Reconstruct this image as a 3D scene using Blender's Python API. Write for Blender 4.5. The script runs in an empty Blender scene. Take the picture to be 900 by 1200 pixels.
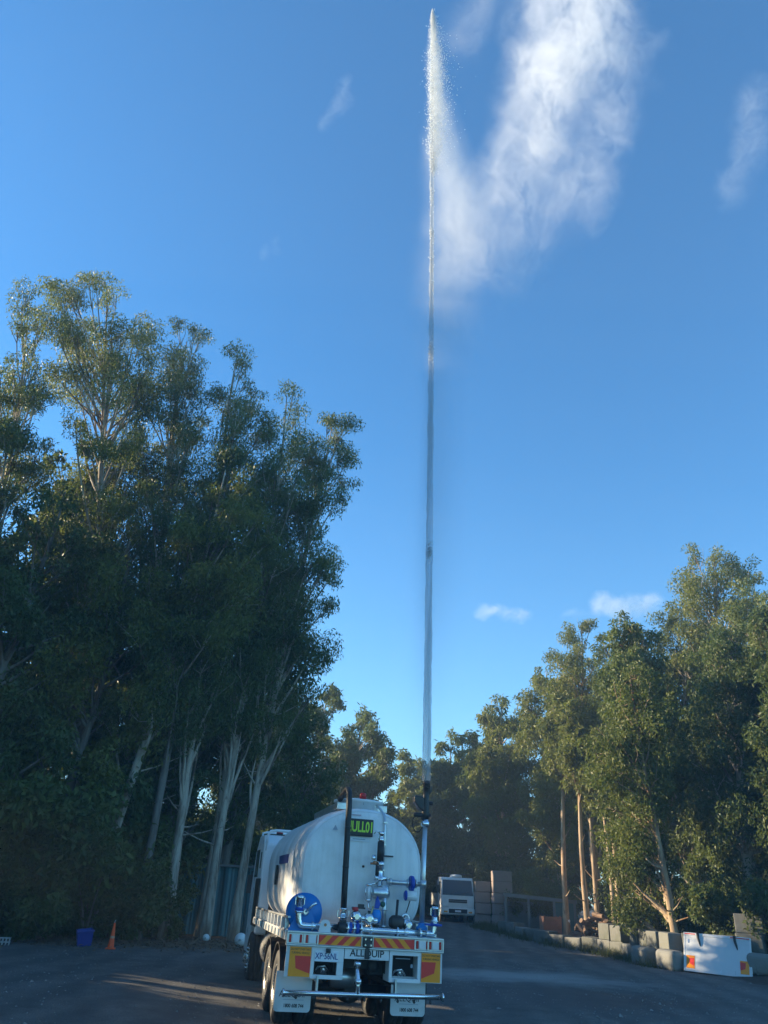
import bpy, bmesh, math, random
import numpy as np
from mathutils import Vector, Matrix, Euler, noise as mnoise

random.seed(7)
RNG = np.random.default_rng(11)
SC = bpy.context.scene
COL = SC.collection
R = math.radians

# ------------------------------------------------------------------ camera, light, exposure
cam_d = bpy.data.cameras.new('camera')
cam = bpy.data.objects.new('camera', cam_d)
COL.objects.link(cam)
cam_d.lens = 27.0
cam_d.sensor_width = 36.0
cam_d.clip_start = 0.05
cam_d.clip_end = 5000
PITCH, ROLL, EYE = 26.4, 2.9, 1.95
cam.matrix_world = Matrix.Translation((0, 0, EYE)) @ Matrix.Rotation(R(90 + PITCH), 4, 'X') @ Matrix.Rotation(R(ROLL), 4, 'Z')
SC.camera = cam

SUN_AZ, SUN_EL = -75.0, 13.5            # degrees, azimuth clockwise from +Y
sun_dir = Vector((math.sin(R(SUN_AZ)) * math.cos(R(SUN_EL)), math.cos(R(SUN_AZ)) * math.cos(R(SUN_EL)), math.sin(R(SUN_EL))))
sd = bpy.data.lights.new('sun', 'SUN')
sd.energy = 5.0
sd.angle = R(0.53)
sd.color = (1.0, 0.82, 0.55)
sun = bpy.data.objects.new('sun', sd)
sun.rotation_euler = sun_dir.to_track_quat('Z', 'Y').to_euler()
COL.objects.link(sun)

world = bpy.data.worlds.new('World')
SC.world = world
world.use_nodes = True
wn = world.node_tree
wn.nodes.clear()
w_out = wn.nodes.new('ShaderNodeOutputWorld')
w_bg = wn.nodes.new('ShaderNodeBackground')
w_sky = wn.nodes.new('ShaderNodeTexSky')
w_sky.sky_type = 'NISHITA'
w_sky.sun_disc = False
w_sky.sun_elevation = R(SUN_EL)
w_sky.sun_rotation = R(SUN_AZ)
w_sky.altitude = 50
w_sky.air_density = 1.0
w_sky.dust_density = 0.1
w_sky.ozone_density = 3.0
w_bg.inputs['Strength'].default_value = 0.086
w_tint = wn.nodes.new('ShaderNodeMix')
w_tint.data_type, w_tint.blend_type = 'RGBA', 'MULTIPLY'
w_tint.inputs[0].default_value = 1.0
w_tint.inputs[7].default_value = (.47, 1.0, 1.26, 1)      # the clear, deep blue of this evening's sky
wn.links.new(w_sky.outputs[0], w_tint.inputs[6])
wn.links.new(w_tint.outputs[2], w_bg.inputs[0])
wn.links.new(w_bg.outputs[0], w_out.inputs[0])

SC.view_settings.view_transform = 'Standard'
SC.view_settings.look = 'None'
SC.view_settings.gamma = 1.0
SC.view_settings.exposure = 1.62
SC.cycles.volume_bounces = 1
SC.cycles.max_bounces = 8
SC.cycles.transparent_max_bounces = 24
SC.cycles.volume_step_rate = 1.0
SC.cycles.volume_max_steps = 256
SC.cycles.use_denoising = True


# ------------------------------------------------------------------ helpers
def link(o):
    COL.objects.link(o)
    return o


def tag(o, label=None, cat=None, group=None, kind=None):
    if label: o['label'] = label
    if cat: o['category'] = cat
    if group: o['group'] = group
    if kind: o['kind'] = kind
    return o


def empty(name, loc, rz=0.0, label=None, cat=None, group=None, kind=None):
    o = bpy.data.objects.new(name, None)
    o.empty_display_size = 0.2
    o.location = loc
    o.rotation_euler = (0, 0, rz)
    link(o)
    return tag(o, label, cat, group, kind)


def copy_tree(o, parent=None):
    c = o.copy()
    COL.objects.link(c)
    if parent is not None:
        c.parent = parent
    for ch in list(o.children):
        copy_tree(ch, c)
    return c


class MB:
    """collects shapes, then links them as one mesh object"""
    def __init__(self):
        self.v, self.f, self.sm = [], [], []

    def add(self, vs, fs, smooth=False):
        b = len(self.v)
        self.v += [tuple(p) for p in vs]
        self.f += [tuple(i + b for i in f) for f in fs]
        self.sm += [smooth] * len(fs)
        return self

    def box(self, c, s, rz=0.0, rx=0.0, ry=0.0):
        m = Euler((rx, ry, rz)).to_matrix()
        vs = []
        for x in (-.5, .5):
            for y in (-.5, .5):
                for z in (-.5, .5):
                    vs.append(m @ Vector((x * s[0], y * s[1], z * s[2])) + Vector(c))
        return self.add(vs, [(0, 1, 3, 2), (4, 6, 7, 5), (0, 4, 5, 1), (2, 3, 7, 6), (0, 2, 6, 4), (1, 5, 7, 3)])

    def span(self, a, b):
        return self.box([(a[i] + b[i]) / 2 for i in range(3)], [abs(b[i] - a[i]) for i in range(3)])

    def tube(self, pts, r, n=10, cap=True, smooth=True):
        pts = [Vector(p) for p in pts]
        rs = r if isinstance(r, (list, tuple)) else [r] * len(pts)
        vs, fs = [], []
        t0 = (pts[1] - pts[0]).normalized()
        u = t0.orthogonal().normalized()
        for i, p in enumerate(pts):
            a = pts[max(i - 1, 0)]
            b = pts[min(i + 1, len(pts) - 1)]
            t = (b - a).normalized()
            u = (u - t * u.dot(t)).normalized()
            w = t.cross(u)
            for k in range(n):
                an = 2 * math.pi * k / n
                vs.append(p + (u * math.cos(an) + w * math.sin(an)) * rs[i])
        for i in range(len(pts) - 1):
            for k in range(n):
                k2 = (k + 1) % n
                fs.append((i * n + k, i * n + k2, (i + 1) * n + k2, (i + 1) * n + k))
        self.add(vs, fs, smooth)
        if cap:
            b = len(self.v) - len(vs)
            self.f.append(tuple(b + k for k in reversed(range(n))))
            self.sm.append(False)
            e = b + (len(pts) - 1) * n
            self.f.append(tuple(e + k for k in range(n)))
            self.sm.append(False)
        return self

    def lathe(self, c, axis, prof, n=20, smooth=True):
        """prof: list of (radius, distance along axis)"""
        ax = Vector(axis).normalized()
        u = ax.orthogonal().normalized()
        if abs(ax.z) < .99:
            u = Vector((0, 0, 1)).cross(ax).normalized()
        w = ax.cross(u)
        vs, fs = [], []
        for r_, d in prof:
            for k in range(n):
                an = 2 * math.pi * k / n
                vs.append(Vector(c) + ax * d + (u * math.cos(an) + w * math.sin(an)) * max(r_, 1e-4))
        for i in range(len(prof) - 1):
            for k in range(n):
                k2 = (k + 1) % n
                fs.append((i * n + k, i * n + k2, (i + 1) * n + k2, (i + 1) * n + k))
        fs.append(tuple(reversed(range(n))))
        fs.append(tuple((len(prof) - 1) * n + k for k in range(n)))
        self.add(vs, fs[:-2], smooth)
        b = len(self.v) - len(vs)
        for f in fs[-2:]:
            self.f.append(tuple(b + i for i in f))
            self.sm.append(False)
        return self

    def prism(self, poly, y0, y1):
        """polygon in x,z extruded along y"""
        n = len(poly)
        vs = [(x, y0, z) for x, z in poly] + [(x, y1, z) for x, z in poly]
        fs = [tuple(range(n)), tuple(reversed(range(n, 2 * n)))]
        for i in range(n):
            j = (i + 1) % n
            fs.append((i, n + i, n + j, j))
        return self.add(vs, fs)

    def build(self, name, m, parent=None, bevel=0.0, loc=None, seg=2):
        me = bpy.data.meshes.new(name)
        me.from_pydata(self.v, [], self.f)
        me.polygons.foreach_set('use_smooth', self.sm)
        bm = bmesh.new()
        bm.from_mesh(me)
        bmesh.ops.recalc_face_normals(bm, faces=bm.faces)
        bm.to_mesh(me)
        bm.free()
        me.materials.append(m)
        o = bpy.data.objects.new(name, me)
        link(o)
        if parent is not None: o.parent = parent
        if loc is not None: o.location = loc
        if bevel:
            b = o.modifiers.new('bevel', 'BEVEL')
            b.width = bevel
            b.segments = seg
            b.limit_method = 'ANGLE'
            b.angle_limit = R(40)
        return o


def np_mesh(name, verts, faces, m, smooth=False):
    """numpy verts Nx3, faces MxK"""
    me = bpy.data.meshes.new(name)
    nf, k = faces.shape
    me.vertices.add(len(verts))
    me.vertices.foreach_set('co', verts.astype(np.float32).ravel())
    me.loops.add(nf * k)
    me.loops.foreach_set('vertex_index', faces.astype(np.int32).ravel())
    me.polygons.add(nf)
    me.polygons.foreach_set('loop_start', np.arange(0, nf * k, k, dtype=np.int32))
    me.polygons.foreach_set('loop_total', np.full(nf, k, dtype=np.int32))
    me.polygons.foreach_set('use_smooth', np.full(nf, smooth, dtype=bool))
    me.update(calc_edges=True)
    me.validate()
    me.materials.append(m)
    return me


def obj(name, me, parent=None, loc=None):
    o = link(bpy.data.objects.new(name, me))
    if parent is not None: o.parent = parent
    if loc is not None: o.location = loc
    return o


def lettering(text, size, m, parent, loc, rot=(R(90), 0, 0), xs=1.0, depth=0.002, name='lettering', bold=0.0, spacing=1.0):
    cu = bpy.data.curves.new(name, 'FONT')
    cu.body = text
    cu.size = size
    cu.extrude = depth
    cu.offset = bold
    cu.space_character = spacing
    cu.align_x = 'CENTER'
    cu.align_y = 'CENTER'
    cu.resolution_u = 3
    t = bpy.data.objects.new(name, cu)
    me = bpy.data.meshes.new_from_object(t)
    bpy.data.objects.remove(t)
    bpy.data.curves.remove(cu)
    me.materials.clear()
    me.materials.append(m)
    o = obj(name, me, parent, loc)
    o.rotation_euler = rot
    o.scale = (xs, 1, 1)
    return o


# ------------------------------------------------------------------ materials
class NT:
    def __init__(self, name):
        self.m = bpy.data.materials.new(name)
        self.m.use_nodes = True
        self.t = self.m.node_tree
        self.t.nodes.clear()
        self.out = self.n('ShaderNodeOutputMaterial')

    def n(self, typ, **kw):
        x = self.t.nodes.new(typ)
        for k, v in kw.items():
            if k in x.inputs: x.inputs[k].default_value = v
            else: setattr(x, k, v)
        return x

    def l(self, a, b):
        self.t.links.new(a, b)

    def coord(self, scale=(1, 1, 1), which='Object', loc=(0, 0, 0)):
        c = self.n('ShaderNodeTexCoord')
        mp = self.n('ShaderNodeMapping')
        mp.inputs['Scale'].default_value = scale
        mp.inputs['Location'].default_value = loc
        self.l(c.outputs[which], mp.inputs[0])
        return mp.outputs[0]

    def noise(self, vec, scale, detail=4, rough=.55, dist=0.0):
        x = self.n('ShaderNodeTexNoise')
        x.inputs['Scale'].default_value = scale
        x.inputs['Detail'].default_value = detail
        x.inputs['Roughness'].default_value = rough
        x.inputs['Distortion'].default_value = dist
        if vec is not None: self.l(vec, x.inputs['Vector'])
        return x.outputs['Fac']

    def ramp(self, fac, stops, interp='LINEAR'):
        r = self.n('ShaderNodeValToRGB')
        r.color_ramp.interpolation = interp
        e = r.color_ramp.elements
        while len(e) < len(stops): e.new(.5)
        for i, (p, c) in enumerate(stops):
            e[i].position = p
            e[i].color = (c[0], c[1], c[2], 1) if not isinstance(c, (int, float)) else (c, c, c, 1)
        self.l(fac, r.inputs[0])
        return r.outputs[0]

    def math(self, op, a, b=None, c=None, clamp=False):
        x = self.n('ShaderNodeMath', operation=op)
        x.use_clamp = clamp
        for i, q in enumerate((a, b, c)):
            if q is None: continue
            if isinstance(q, (int, float)): x.inputs[i].default_value = q
            else: self.l(q, x.inputs[i])
        return x.outputs[0]

    def mix(self, fac, a, b, blend='MIX'):
        x = self.n('ShaderNodeMix', data_type='RGBA', blend_type=blend)
        for s, q in ((0, fac), (6, a), (7, b)):
            if isinstance(q, (int, float)): x.inputs[s].default_value = q
            elif isinstance(q, tuple): x.inputs[s].default_value = (*q, 1) if len(q) == 3 else q
            else: self.l(q, x.inputs[s])
        return x.outputs[2]

    def bump(self, h, strength=.3, dist=.02):
        b = self.n('ShaderNodeBump')
        b.inputs['Strength'].default_value = strength
        b.inputs['Distance'].default_value = dist
        self.l(h, b.inputs['Height'])
        return b.outputs[0]

    def bsdf(self, color=None, rough=.5, metal=0.0, normal=None, **kw):
        p = self.n('ShaderNodeBsdfPrincipled')
        for s, q in (('Base Color', color), ('Roughness', rough), ('Metallic', metal)):
            if q is None: continue
            if isinstance(q, tuple): p.inputs[s].default_value = (*q, 1)
            elif isinstance(q, (int, float)): p.inputs[s].default_value = q
            else: self.l(q, p.inputs[s])
        if normal is not None: self.l(normal, p.inputs['Normal'])
        for k, v in kw.items(): p.inputs[k].default_value = v
        return p

    def done(self, surf=None, vol=None):
        if surf is not None: self.l(surf, self.out.inputs['Surface'])
        if vol is not None: self.l(vol, self.out.inputs['Volume'])
        return self.m


def simple(name, color, rough=.5, metal=0.0, var=.12, scale=6.0, dirt=None, bump=0.0, spec=None, tint=0.0):
    """colour with soft wear, uneven gloss and a little grime"""
    t = NT(name)
    co = t.coord()
    f = t.noise(co, scale, 5)
    c = t.mix(f, tuple(max(0, x * (1 - var)) for x in color), tuple(min(1, x * (1 + var)) for x in color))
    if tint:
        oi = t.n('ShaderNodeObjectInfo')
        c = t.mix(t.math('MULTIPLY', oi.outputs['Random'], tint), c, (.07, .08, .06))
    if dirt:
        g = t.ramp(t.noise(co, scale * .35, 6, .65), [(.48, 0.0), (.72, 1.0)])
        c = t.mix(t.math('MULTIPLY', g, dirt[1]), c, dirt[0])
    ro = t.math('ADD', t.math('MULTIPLY', t.noise(co, scale * 2.3, 4), .25), rough - .12, clamp=True)
    nrm = t.bump(t.noise(co, scale * 5, 5), bump, .01) if bump else None
    kw = {}
    if spec is not None: kw['Specular IOR Level'] = spec
    p = t.bsdf(c, ro, metal, nrm, **kw)
    return t.done(p.outputs[0])


M = {}
M['white_paint'] = simple('white_paint', (.74, .75, .76), .35, 0, .05, 3, ((.35, .32, .28), .25))
M['cab_paint'] = simple('cab_paint', (.78, .79, .8), .3, 0, .04, 2, ((.4, .38, .34), .15))
M['panel_paint'] = simple('panel_paint', (.62, .64, .66), .4, 0, .06, 1.6, ((.4, .38, .33), .35))
M['galv'] = simple('galvanised', (.62, .64, .66), .32, .9, .15, 9, ((.3, .3, .3), .35))
M['steel'] = simple('polished_steel', (.78, .79, .8), .22, 1.0, .08, 5)
M['alloy'] = simple('alloy_rim', (.8, .79, .77), .25, .9, .1, 7, ((.25, .22, .18), .4))
M['alu_deck'] = simple('alu_deck', (.66, .67, .68), .38, .75, .1, 8, ((.3, .28, .26), .3))
M['chassis'] = simple('chassis_black', (.03, .03, .033), .55, .1, .2, 5, ((.14, .12, .1), .5))
M['rubber'] = simple('rubber', (.022, .022, .024), .75, 0, .25, 12, ((.11, .1, .085), .6), .3)
M['black_plastic'] = simple('black_plastic', (.018, .018, .02), .42, 0, .2, 9)
M['black_hose'] = simple('black_hose', (.014, .014, .016), .5, 0, .25, 14, bump=.2)
M['hole'] = simple('dark_recess', (.025, .025, .028), .7, 0, .3, 6)
M['blue_plastic'] = simple('blue_plastic', (.006, .17, .50), .36, 0, .08, 4)
M['blue_valve'] = simple('blue_valve', (.01, .06, .38), .4, .1, .15, 9)
M['sky_blue'] = simple('bright_blue_cap', (.01, .22, .62), .4, 0, .1, 9)
M['red_lens'] = simple('red_lens', (.50, .02, .02), .25, 0, .1, 20)
M['white_lens'] = simple('white_lens', (.72, .72, .74), .2, 0, .05, 20)
M['amber_lens'] = simple('amber_lens', (.75, .28, .02), .25, 0, .1, 20)
M['red_print'] = simple('red_reflective', (.78, .04, .025), .45, 0, .1, 8)
M['yellow_print'] = simple('yellow_reflective', (.98, .30, .004), .45, 0, .08, 8)
M['ink'] = simple('black_ink', (.02, .02, .022), .5, 0, .1, 8)
M['plate_ink'] = simple('plate_ink', (.02, .05, .22), .5, 0, .1, 8)
M['plate_white'] = simple('plate_white', (.74, .77, .82), .4, 0, .05, 8)
M['flap'] = simple('mudflap_white', (.62, .63, .63), .55, 0, .08, 4, ((.2, .18, .15), .6))
M['navy_sticker'] = simple('navy_sticker', (.02, .04, .22), .35, 0, .1, 8)
M['grey_ink'] = simple('grey_ink', (.35, .4, .48), .5, 0, .1, 8)
M['pink_ink'] = simple('pink_ink', (.55, .42, .48), .5, 0, .1, 8)
M['red_cap'] = simple('red_cap', (.6, .03, .03), .4, 0, .1, 8)
M['rust'] = simple('copper_fitting', (.45, .2, .1), .4, .6, .2, 12)
M['concrete'] = simple('concrete_block', (.17, .168, .155), .85, 0, .3, 3.5, ((.07, .08, .05), .85), .7, tint=.6)
M['concrete_pale'] = simple('pale_concrete', (.235, .23, .21), .85, 0, .15, 2.5, ((.14, .14, .10), .7), .6, tint=.35)
M['concrete_pink'] = simple('pinkish_concrete', (.36, .275, .245), .85, 0, .25, 2.5, ((.22, .17, .14), .7), .6, tint=.3)
M['wood_log'] = simple('split_log', (.20, .12, .075), .8, 0, .4, 7, ((.35, .26, .18), .5), .5)
M['crate_wood'] = simple('reddish_timber', (.32, .15, .09), .75, 0, .25, 4, ((.12, .07, .05), .5), .3)
M['shed_grey'] = simple('shed_sheeting', (.16, .18, .19), .55, .3, .2, 3, ((.08, .07, .06), .5))
M['teal_sheet'] = simple('teal_sheeting', (.035, .13, .15), .5, .2, .2, 2, ((.05, .05, .04), .4))
M['cone_orange'] = simple('cone_orange', (.95, .11, .015), .5, 0, .08, 6)
M['cone_white'] = simple('cone_band', (.75, .75, .74), .4, 0, .05, 6)
M['white_plastic'] = simple('white_plastic', (.72, .73, .73), .4, 0, .06, 5, ((.35, .33, .28), .3))
M['old_plastic'] = simple('weathered_plastic', (.36, .37, .36), .5, 0, .12, 5, ((.2, .19, .16), .6))
M['bin_blue'] = simple('bin_blue', (.006, .035, .26), .45, 0, .1, 5)


def glass_dark():
    t = NT('dark_glass')
    p = t.bsdf((.02, .025, .03), .06, 0.0)
    p.inputs['IOR'].default_value = 1.5
    p.inputs['Coat Weight'].default_value = .6
    return t.done(p.outputs[0])


M['glass'] = glass_dark()


def bark(name, base, dark, rust):
    t = NT(name)
    co = t.coord((1, 1, .12))
    co2 = t.coord((1, 1, .22))
    f = t.noise(co, 5.0, 7, .72, 1.6)
    c = t.ramp(f, [(.30, dark), (.48, base), (.62, tuple(x * 1.2 for x in base)), (.8, rust)])
    g = t.noise(co2, 1.3, 5, .6)
    c = t.mix(t.ramp(g, [(.47, 0.0), (.60, .85)]), c, rust)
    p = t.bsdf(c, .8, 0, t.bump(f, .6, .03))
    p.inputs['Specular IOR Level'].default_value = .2
    return t.done(p.outputs[0])


M['bark_pale'] = bark('bark_pale', (.36, .31, .25), (.05, .036, .026), (.10, .06, .036))
M['bark_grey'] = bark('bark_grey', (.17, .15, .13), (.055, .045, .035), (.11, .07, .045))
M['bark_warm'] = bark('bark_warm', (.40, .30, .20), (.07, .045, .028), (.17, .085, .045))


def leaf(name, a, b, c, trans=.32, yellow=0.12):
    t = NT(name)
    g = t.n('ShaderNodeNewGeometry')
    co = t.coord()
    f = t.noise(co, .45, 3)
    col = t.ramp(f, [(.34, a), (.52, b), (.68, c)])
    rnd = g.outputs['Random Per Island']
    col = t.mix(t.math('MULTIPLY', rnd, .55), col, tuple(x * 1.5 for x in c))
    col = t.mix(t.ramp(rnd, [(1 - yellow, 0.0), (1 - yellow + .01, .6)]), col, (.12, .10, .03))
    p = t.bsdf(col, .5)
    p.inputs['Specular IOR Level'].default_value = .35
    tr = t.n('ShaderNodeBsdfTranslucent')
    t.l(t.mix(.5, col, (.14, .18, .03)), tr.inputs[0])
    mx = t.n('ShaderNodeMixShader')
    mx.inputs[0].default_value = trans
    t.l(p.outputs[0], mx.inputs[1])
    t.l(tr.outputs[0], mx.inputs[2])
    return t.done(mx.outputs[0])


M['leaf_gum'] = leaf('leaf_gum', (.05, .074, .024), (.082, .115, .032), (.12, .145, .04), .40, .08)
M['leaf_olive'] = leaf('leaf_olive', (.08, .098, .022), (.125, .142, .03), (.165, .17, .04), .44, .08)  # sunlight on the crowns is partly put into this leaf colour
M['leaf_dark'] = leaf('leaf_dark', (.034, .056, .02), (.055, .086, .026), (.085, .112, .032), .36, .06)
M['leaf_lime'] = leaf('leaf_lime', (.065, .09, .02), (.10, .13, .028), (.14, .15, .035), .40, .08)
M['grass'] = leaf('grass_blade', (.035, .05, .018), (.06, .075, .026), (.1, .1, .04), .3, .2)


# ------------------------------------------------------------------ ground
def sstep(a, b, x):
    t = np.clip((x - a) / (b - a), 0, 1)
    return t * t * (3 - 2 * t)


def gz(x, y):
    x = np.asarray(x, float)
    y = np.asarray(y, float)
    left = .32 * sstep(12, 24, y) * sstep(.5, -5, x)
    far = .62 * sstep(34, 50, y)
    right = .45 * sstep(11.8, 16, x) * sstep(26, 32, y) * (1 - .0 * y)
    return np.maximum(left, far) + right


def gzs(x, y): return float(gz(x, y))


def axis_pts(lo, hi, fine_lo, fine_hi, step):
    fine = np.arange(fine_lo, fine_hi + 1e-6, step)
    l, d, out = fine_lo, step, []
    while l > lo:
        d *= 1.25
        l -= d
        out.append(max(l, lo))
    h, d, out2 = fine_hi, step, []
    while h < hi:
        d *= 1.25
        h += d
        out2.append(min(h, hi))
    return np.array(out[::-1] + list(fine) + out2)


def ground_material():
    t = NT('yard_surface')
    co = t.coord()
    sep = t.n('ShaderNodeSeparateXYZ')
    t.l(co, sep.inputs[0])
    x, y = sep.outputs[0], sep.outputs[1]
    big = t.noise(co, .22, 5, .6)
    mid = t.noise(co, 1.7, 6, .65)
    fine = t.noise(co, 34, 4, .7)
    grit = t.n('ShaderNodeTexVoronoi', feature='F1')
    grit.inputs['Scale'].default_value = 42
    t.l(co, grit.inputs['Vector'])
    c = t.ramp(mid, [(.3, (.105, .094, .084)), (.5, (.165, .15, .132)), (.72, (.235, .213, .188))])
    c = t.mix(t.ramp(big, [(.42, 0.0), (.62, .65)]), c, (.21, .2, .185))
    c = t.mix(t.ramp(grit.outputs['Distance'], [(.0, .75), (.32, 0.0)]), c, (.22, .21, .195))
    c = t.mix(t.ramp(fine, [(.35, .55), (.6, 0.0)]), c, (.045, .045, .045))
    # tyre tracks: darker bands running up the drive
    wob = t.math('MULTIPLY', t.math('SUBTRACT', big, .5), 2.6)
    xs = t.math('ADD', t.math('SUBTRACT', x, t.math('MULTIPLY', y, .085)), wob)
    band = t.math('ABSOLUTE', t.math('SUBTRACT', t.math('PINGPONG', t.math('ADD', xs, 20), 1.15), .55))
    c = t.mix(t.math('MULTIPLY', t.ramp(band, [(.1, 1.0), (.4, 0.0)]), .45), c, (.07, .069, .068))
    # one long pale smear across the drive
    dx = t.math('DIVIDE', t.math('SUBTRACT', x, 4.4), 4.2)
    dy = t.math('DIVIDE', t.math('SUBTRACT', y, 25.6), 2.6)
    d = t.math('SQRT', t.math('ADD', t.math('MULTIPLY', dx, dx), t.math('MULTIPLY', dy, dy)))
    d = t.math('ADD', d, t.math('MULTIPLY', t.math('SUBTRACT', t.noise(co, .7, 6, .7), .5), 1.3))
    c = t.mix(t.math('MULTIPLY', t.ramp(d, [(.25, 1.0), (1.0, 0.0)]), .75), c, (.36, .35, .33))
    # ground wetted by the falling spray, right of the truck
    wx = t.math('DIVIDE', t.math('SUBTRACT', x, 4.6), 4.6)
    wy = t.math('DIVIDE', t.math('SUBTRACT', y, 20.6), 3.4)
    wd = t.math('SQRT', t.math('ADD', t.math('MULTIPLY', wx, wx), t.math('MULTIPLY', wy, wy)))
    wd = t.math('ADD', wd, t.math('MULTIPLY', t.math('SUBTRACT', t.noise(co, .55, 6, .65), .5), 1.5))
    wet = t.ramp(wd, [(.45, 1.0), (.95, 0.0)])
    c = t.mix(t.math('MULTIPLY', wet, .62), c, (.035, .036, .038))
    # bark litter and soil under the trees
    edge = t.math('MULTIPLY', t.math('SUBTRACT', mid, .5), 3.0)
    e1 = t.math('ADD', t.math('SUBTRACT', t.math('ADD', y, t.math('MULTIPLY', x, -.35)), 27.2), edge)
    lft = t.math('LESS_THAN', x, -2.2)
    m1 = t.math('MULTIPLY', t.ramp(t.math('MULTIPLY', e1, .35), [(.0, 0.0), (1.0, 1.0)]), lft)
    e2 = t.math('ADD', t.math('SUBTRACT', x, 11.6), edge)
    m2 = t.ramp(e2, [(.0, 0.0), (.8, 1.0)])
    soil = t.ramp(t.noise(co, 9, 6, .7), [(.3, (.035, .027, .02)), (.55, (.075, .055, .04)), (.75, (.14, .11, .08))])
    c = t.mix(t.math('MAXIMUM', m1, m2), c, soil)
    h = t.math('ADD', t.math('MULTIPLY', mid, .6), t.math('ADD', t.math('MULTIPLY', fine, .35), t.math('MULTIPLY', grit.outputs['Distance'], -.4)))
    p = t.bsdf(c, t.math('SUBTRACT', .88, t.math('MULTIPLY', wet, .28)), 0, t.bump(h, .7, .03))
    p.inputs['Specular IOR Level'].default_value = .25
    return t.done(p.outputs[0])


def make_ground():
    xs = axis_pts(-420, 420, -16, 20, .4)
    ys = axis_pts(-60, 520, 4, 52, .4)
    X, Y = np.meshgrid(xs, ys)
    Z = gz(X, Y)
    # the yard is not dead level: shallow ruts and hollows
    Z = Z + .02 * np.sin(X * .9 + .7 * np.sin(Y * .31)) * np.sin(Y * .43 + 1.1) + .012 * np.sin(X * 2.3 + Y * .7)
    V = np.stack([X, Y, Z], -1).reshape(-1, 3)
    nx, ny = len(xs), len(ys)
    i = np.arange(nx * ny).reshape(ny, nx)
    F = np.stack([i[:-1, :-1], i[:-1, 1:], i[1:, 1:], i[1:, :-1]], -1).reshape(-1, 4)
    o = obj('ground', np_mesh('ground', V, F, ground_material(), True))
    return tag(o, 'dark gravel and asphalt yard rising gently to the back', None, None, 'structure')


make_ground()


def scatter_stones():
    n = 9000
    x = RNG.uniform(-11, 12, n)
    y = 7 + 26 * RNG.random(n) ** 1.3
    s = RNG.uniform(.006, .022, n) * (1 + 1.5 * (RNG.random(n) > .97))
    base = np.array([(-1, -.6, 0), (1, -.7, 0), (.1, 1.1, 0), (.05, .1, .9)], float)
    an = RNG.uniform(0, 6.28, n)
    ca, sa = np.cos(an), np.sin(an)
    V = np.empty((n, 4, 3))
    jit = RNG.normal(0, .2, (n, 4, 3))
    b = base[None] + jit
    V[..., 0] = (b[..., 0] * ca[:, None] - b[..., 1] * sa[:, None]) * s[:, None] + x[:, None]
    V[..., 1] = (b[..., 0] * sa[:, None] + b[..., 1] * ca[:, None]) * s[:, None] + y[:, None]
    V[..., 2] = b[..., 2] * s[:, None] * .9 + gz(x, y)[:, None] + .003
    i = np.arange(n)[:, None] * 4
    F = np.concatenate([i + np.array([[0, 1, 3]]), i + np.array([[1, 2, 3]]), i + np.array([[2, 0, 3]])])
    m = simple('loose_stone', (.22, .21, .20), .85, 0, .5, 3)
    tag(obj('gravel', np_mesh('gravel', V.reshape(-1, 3), F, m)), 'loose grey gravel scattered over the dark yard', None, None, 'stuff')


scatter_stones()


# ------------------------------------------------------------------ trees
def unit(a):
    return a / np.maximum(np.linalg.norm(a, axis=-1, keepdims=True), 1e-9)


def tube_np(pts, rad, n=7, rng=None, rough=0.0):
    pts = np.asarray(pts, float)
    rad = np.asarray(rad, float)
    t = unit(np.gradient(pts, axis=0))
    u0 = np.array([1, .13, 0.0])
    u = unit(u0 - t * (t @ u0)[:, None])
    w = np.cross(t, u)
    an = np.linspace(0, 2 * np.pi, n, endpoint=False)
    ring = u[:, None] * np.cos(an)[None, :, None] + w[:, None] * np.sin(an)[None, :, None]
    rr = rad[:, None]
    if rough and rng is not None:
        rr = rr * (1 + rough * rng.normal(0, 1, (len(pts), n)))
    V = pts[:, None] + ring * rr[..., None] if rr.ndim == 2 else pts[:, None] + ring * rr
    V = V.reshape(-1, 3)
    k = np.arange(n)
    k2 = (k + 1) % n
    F = []
    for i in range(len(pts) - 1):
        F.append(np.stack([i * n + k, i * n + k2, (i + 1) * n + k2, (i + 1) * n + k], -1))
    return V, np.concatenate(F)


def leaves_np(centers, radii, counts, L, W, rng, droop=.8, flat=1.0, sub=6, spread=.30):
    P = []
    for c, r, n in zip(centers, radii, counts):
        sc = unit(rng.normal(0, 1, (sub, 3))) * (rng.random((sub, 1)) ** .5) * r
        sc[:, 2] *= flat
        pick = rng.integers(0, sub, n)
        g = rng.normal(0, 1, (n, 3))
        g *= np.minimum(1, 1.7 / np.maximum(np.linalg.norm(g, axis=1, keepdims=True), 1e-6))
        P.append(c + sc[pick] + g * spread * r * np.array([1, 1, flat]))
    P = np.concatenate(P)
    n = len(P)
    a = unit(rng.normal(0, .75, (n, 3)) + np.array([0, 0, -droop]))
    s = unit(np.cross(a, rng.normal(0, 1, (n, 3))))
    ll = (L * rng.uniform(.6, 1.35, n))[:, None]
    ww = (W * rng.uniform(.6, 1.35, n))[:, None]
    V = np.stack([P, P + a * ll * .45 + s * ww * .5, P + a * ll, P + a * ll * .45 - s * ww * .5], 1).reshape(-1, 3)
    i = np.arange(n)[:, None] * 4
    F = i + np.array([[0, 1, 2, 3]])
    return V, F


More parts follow.
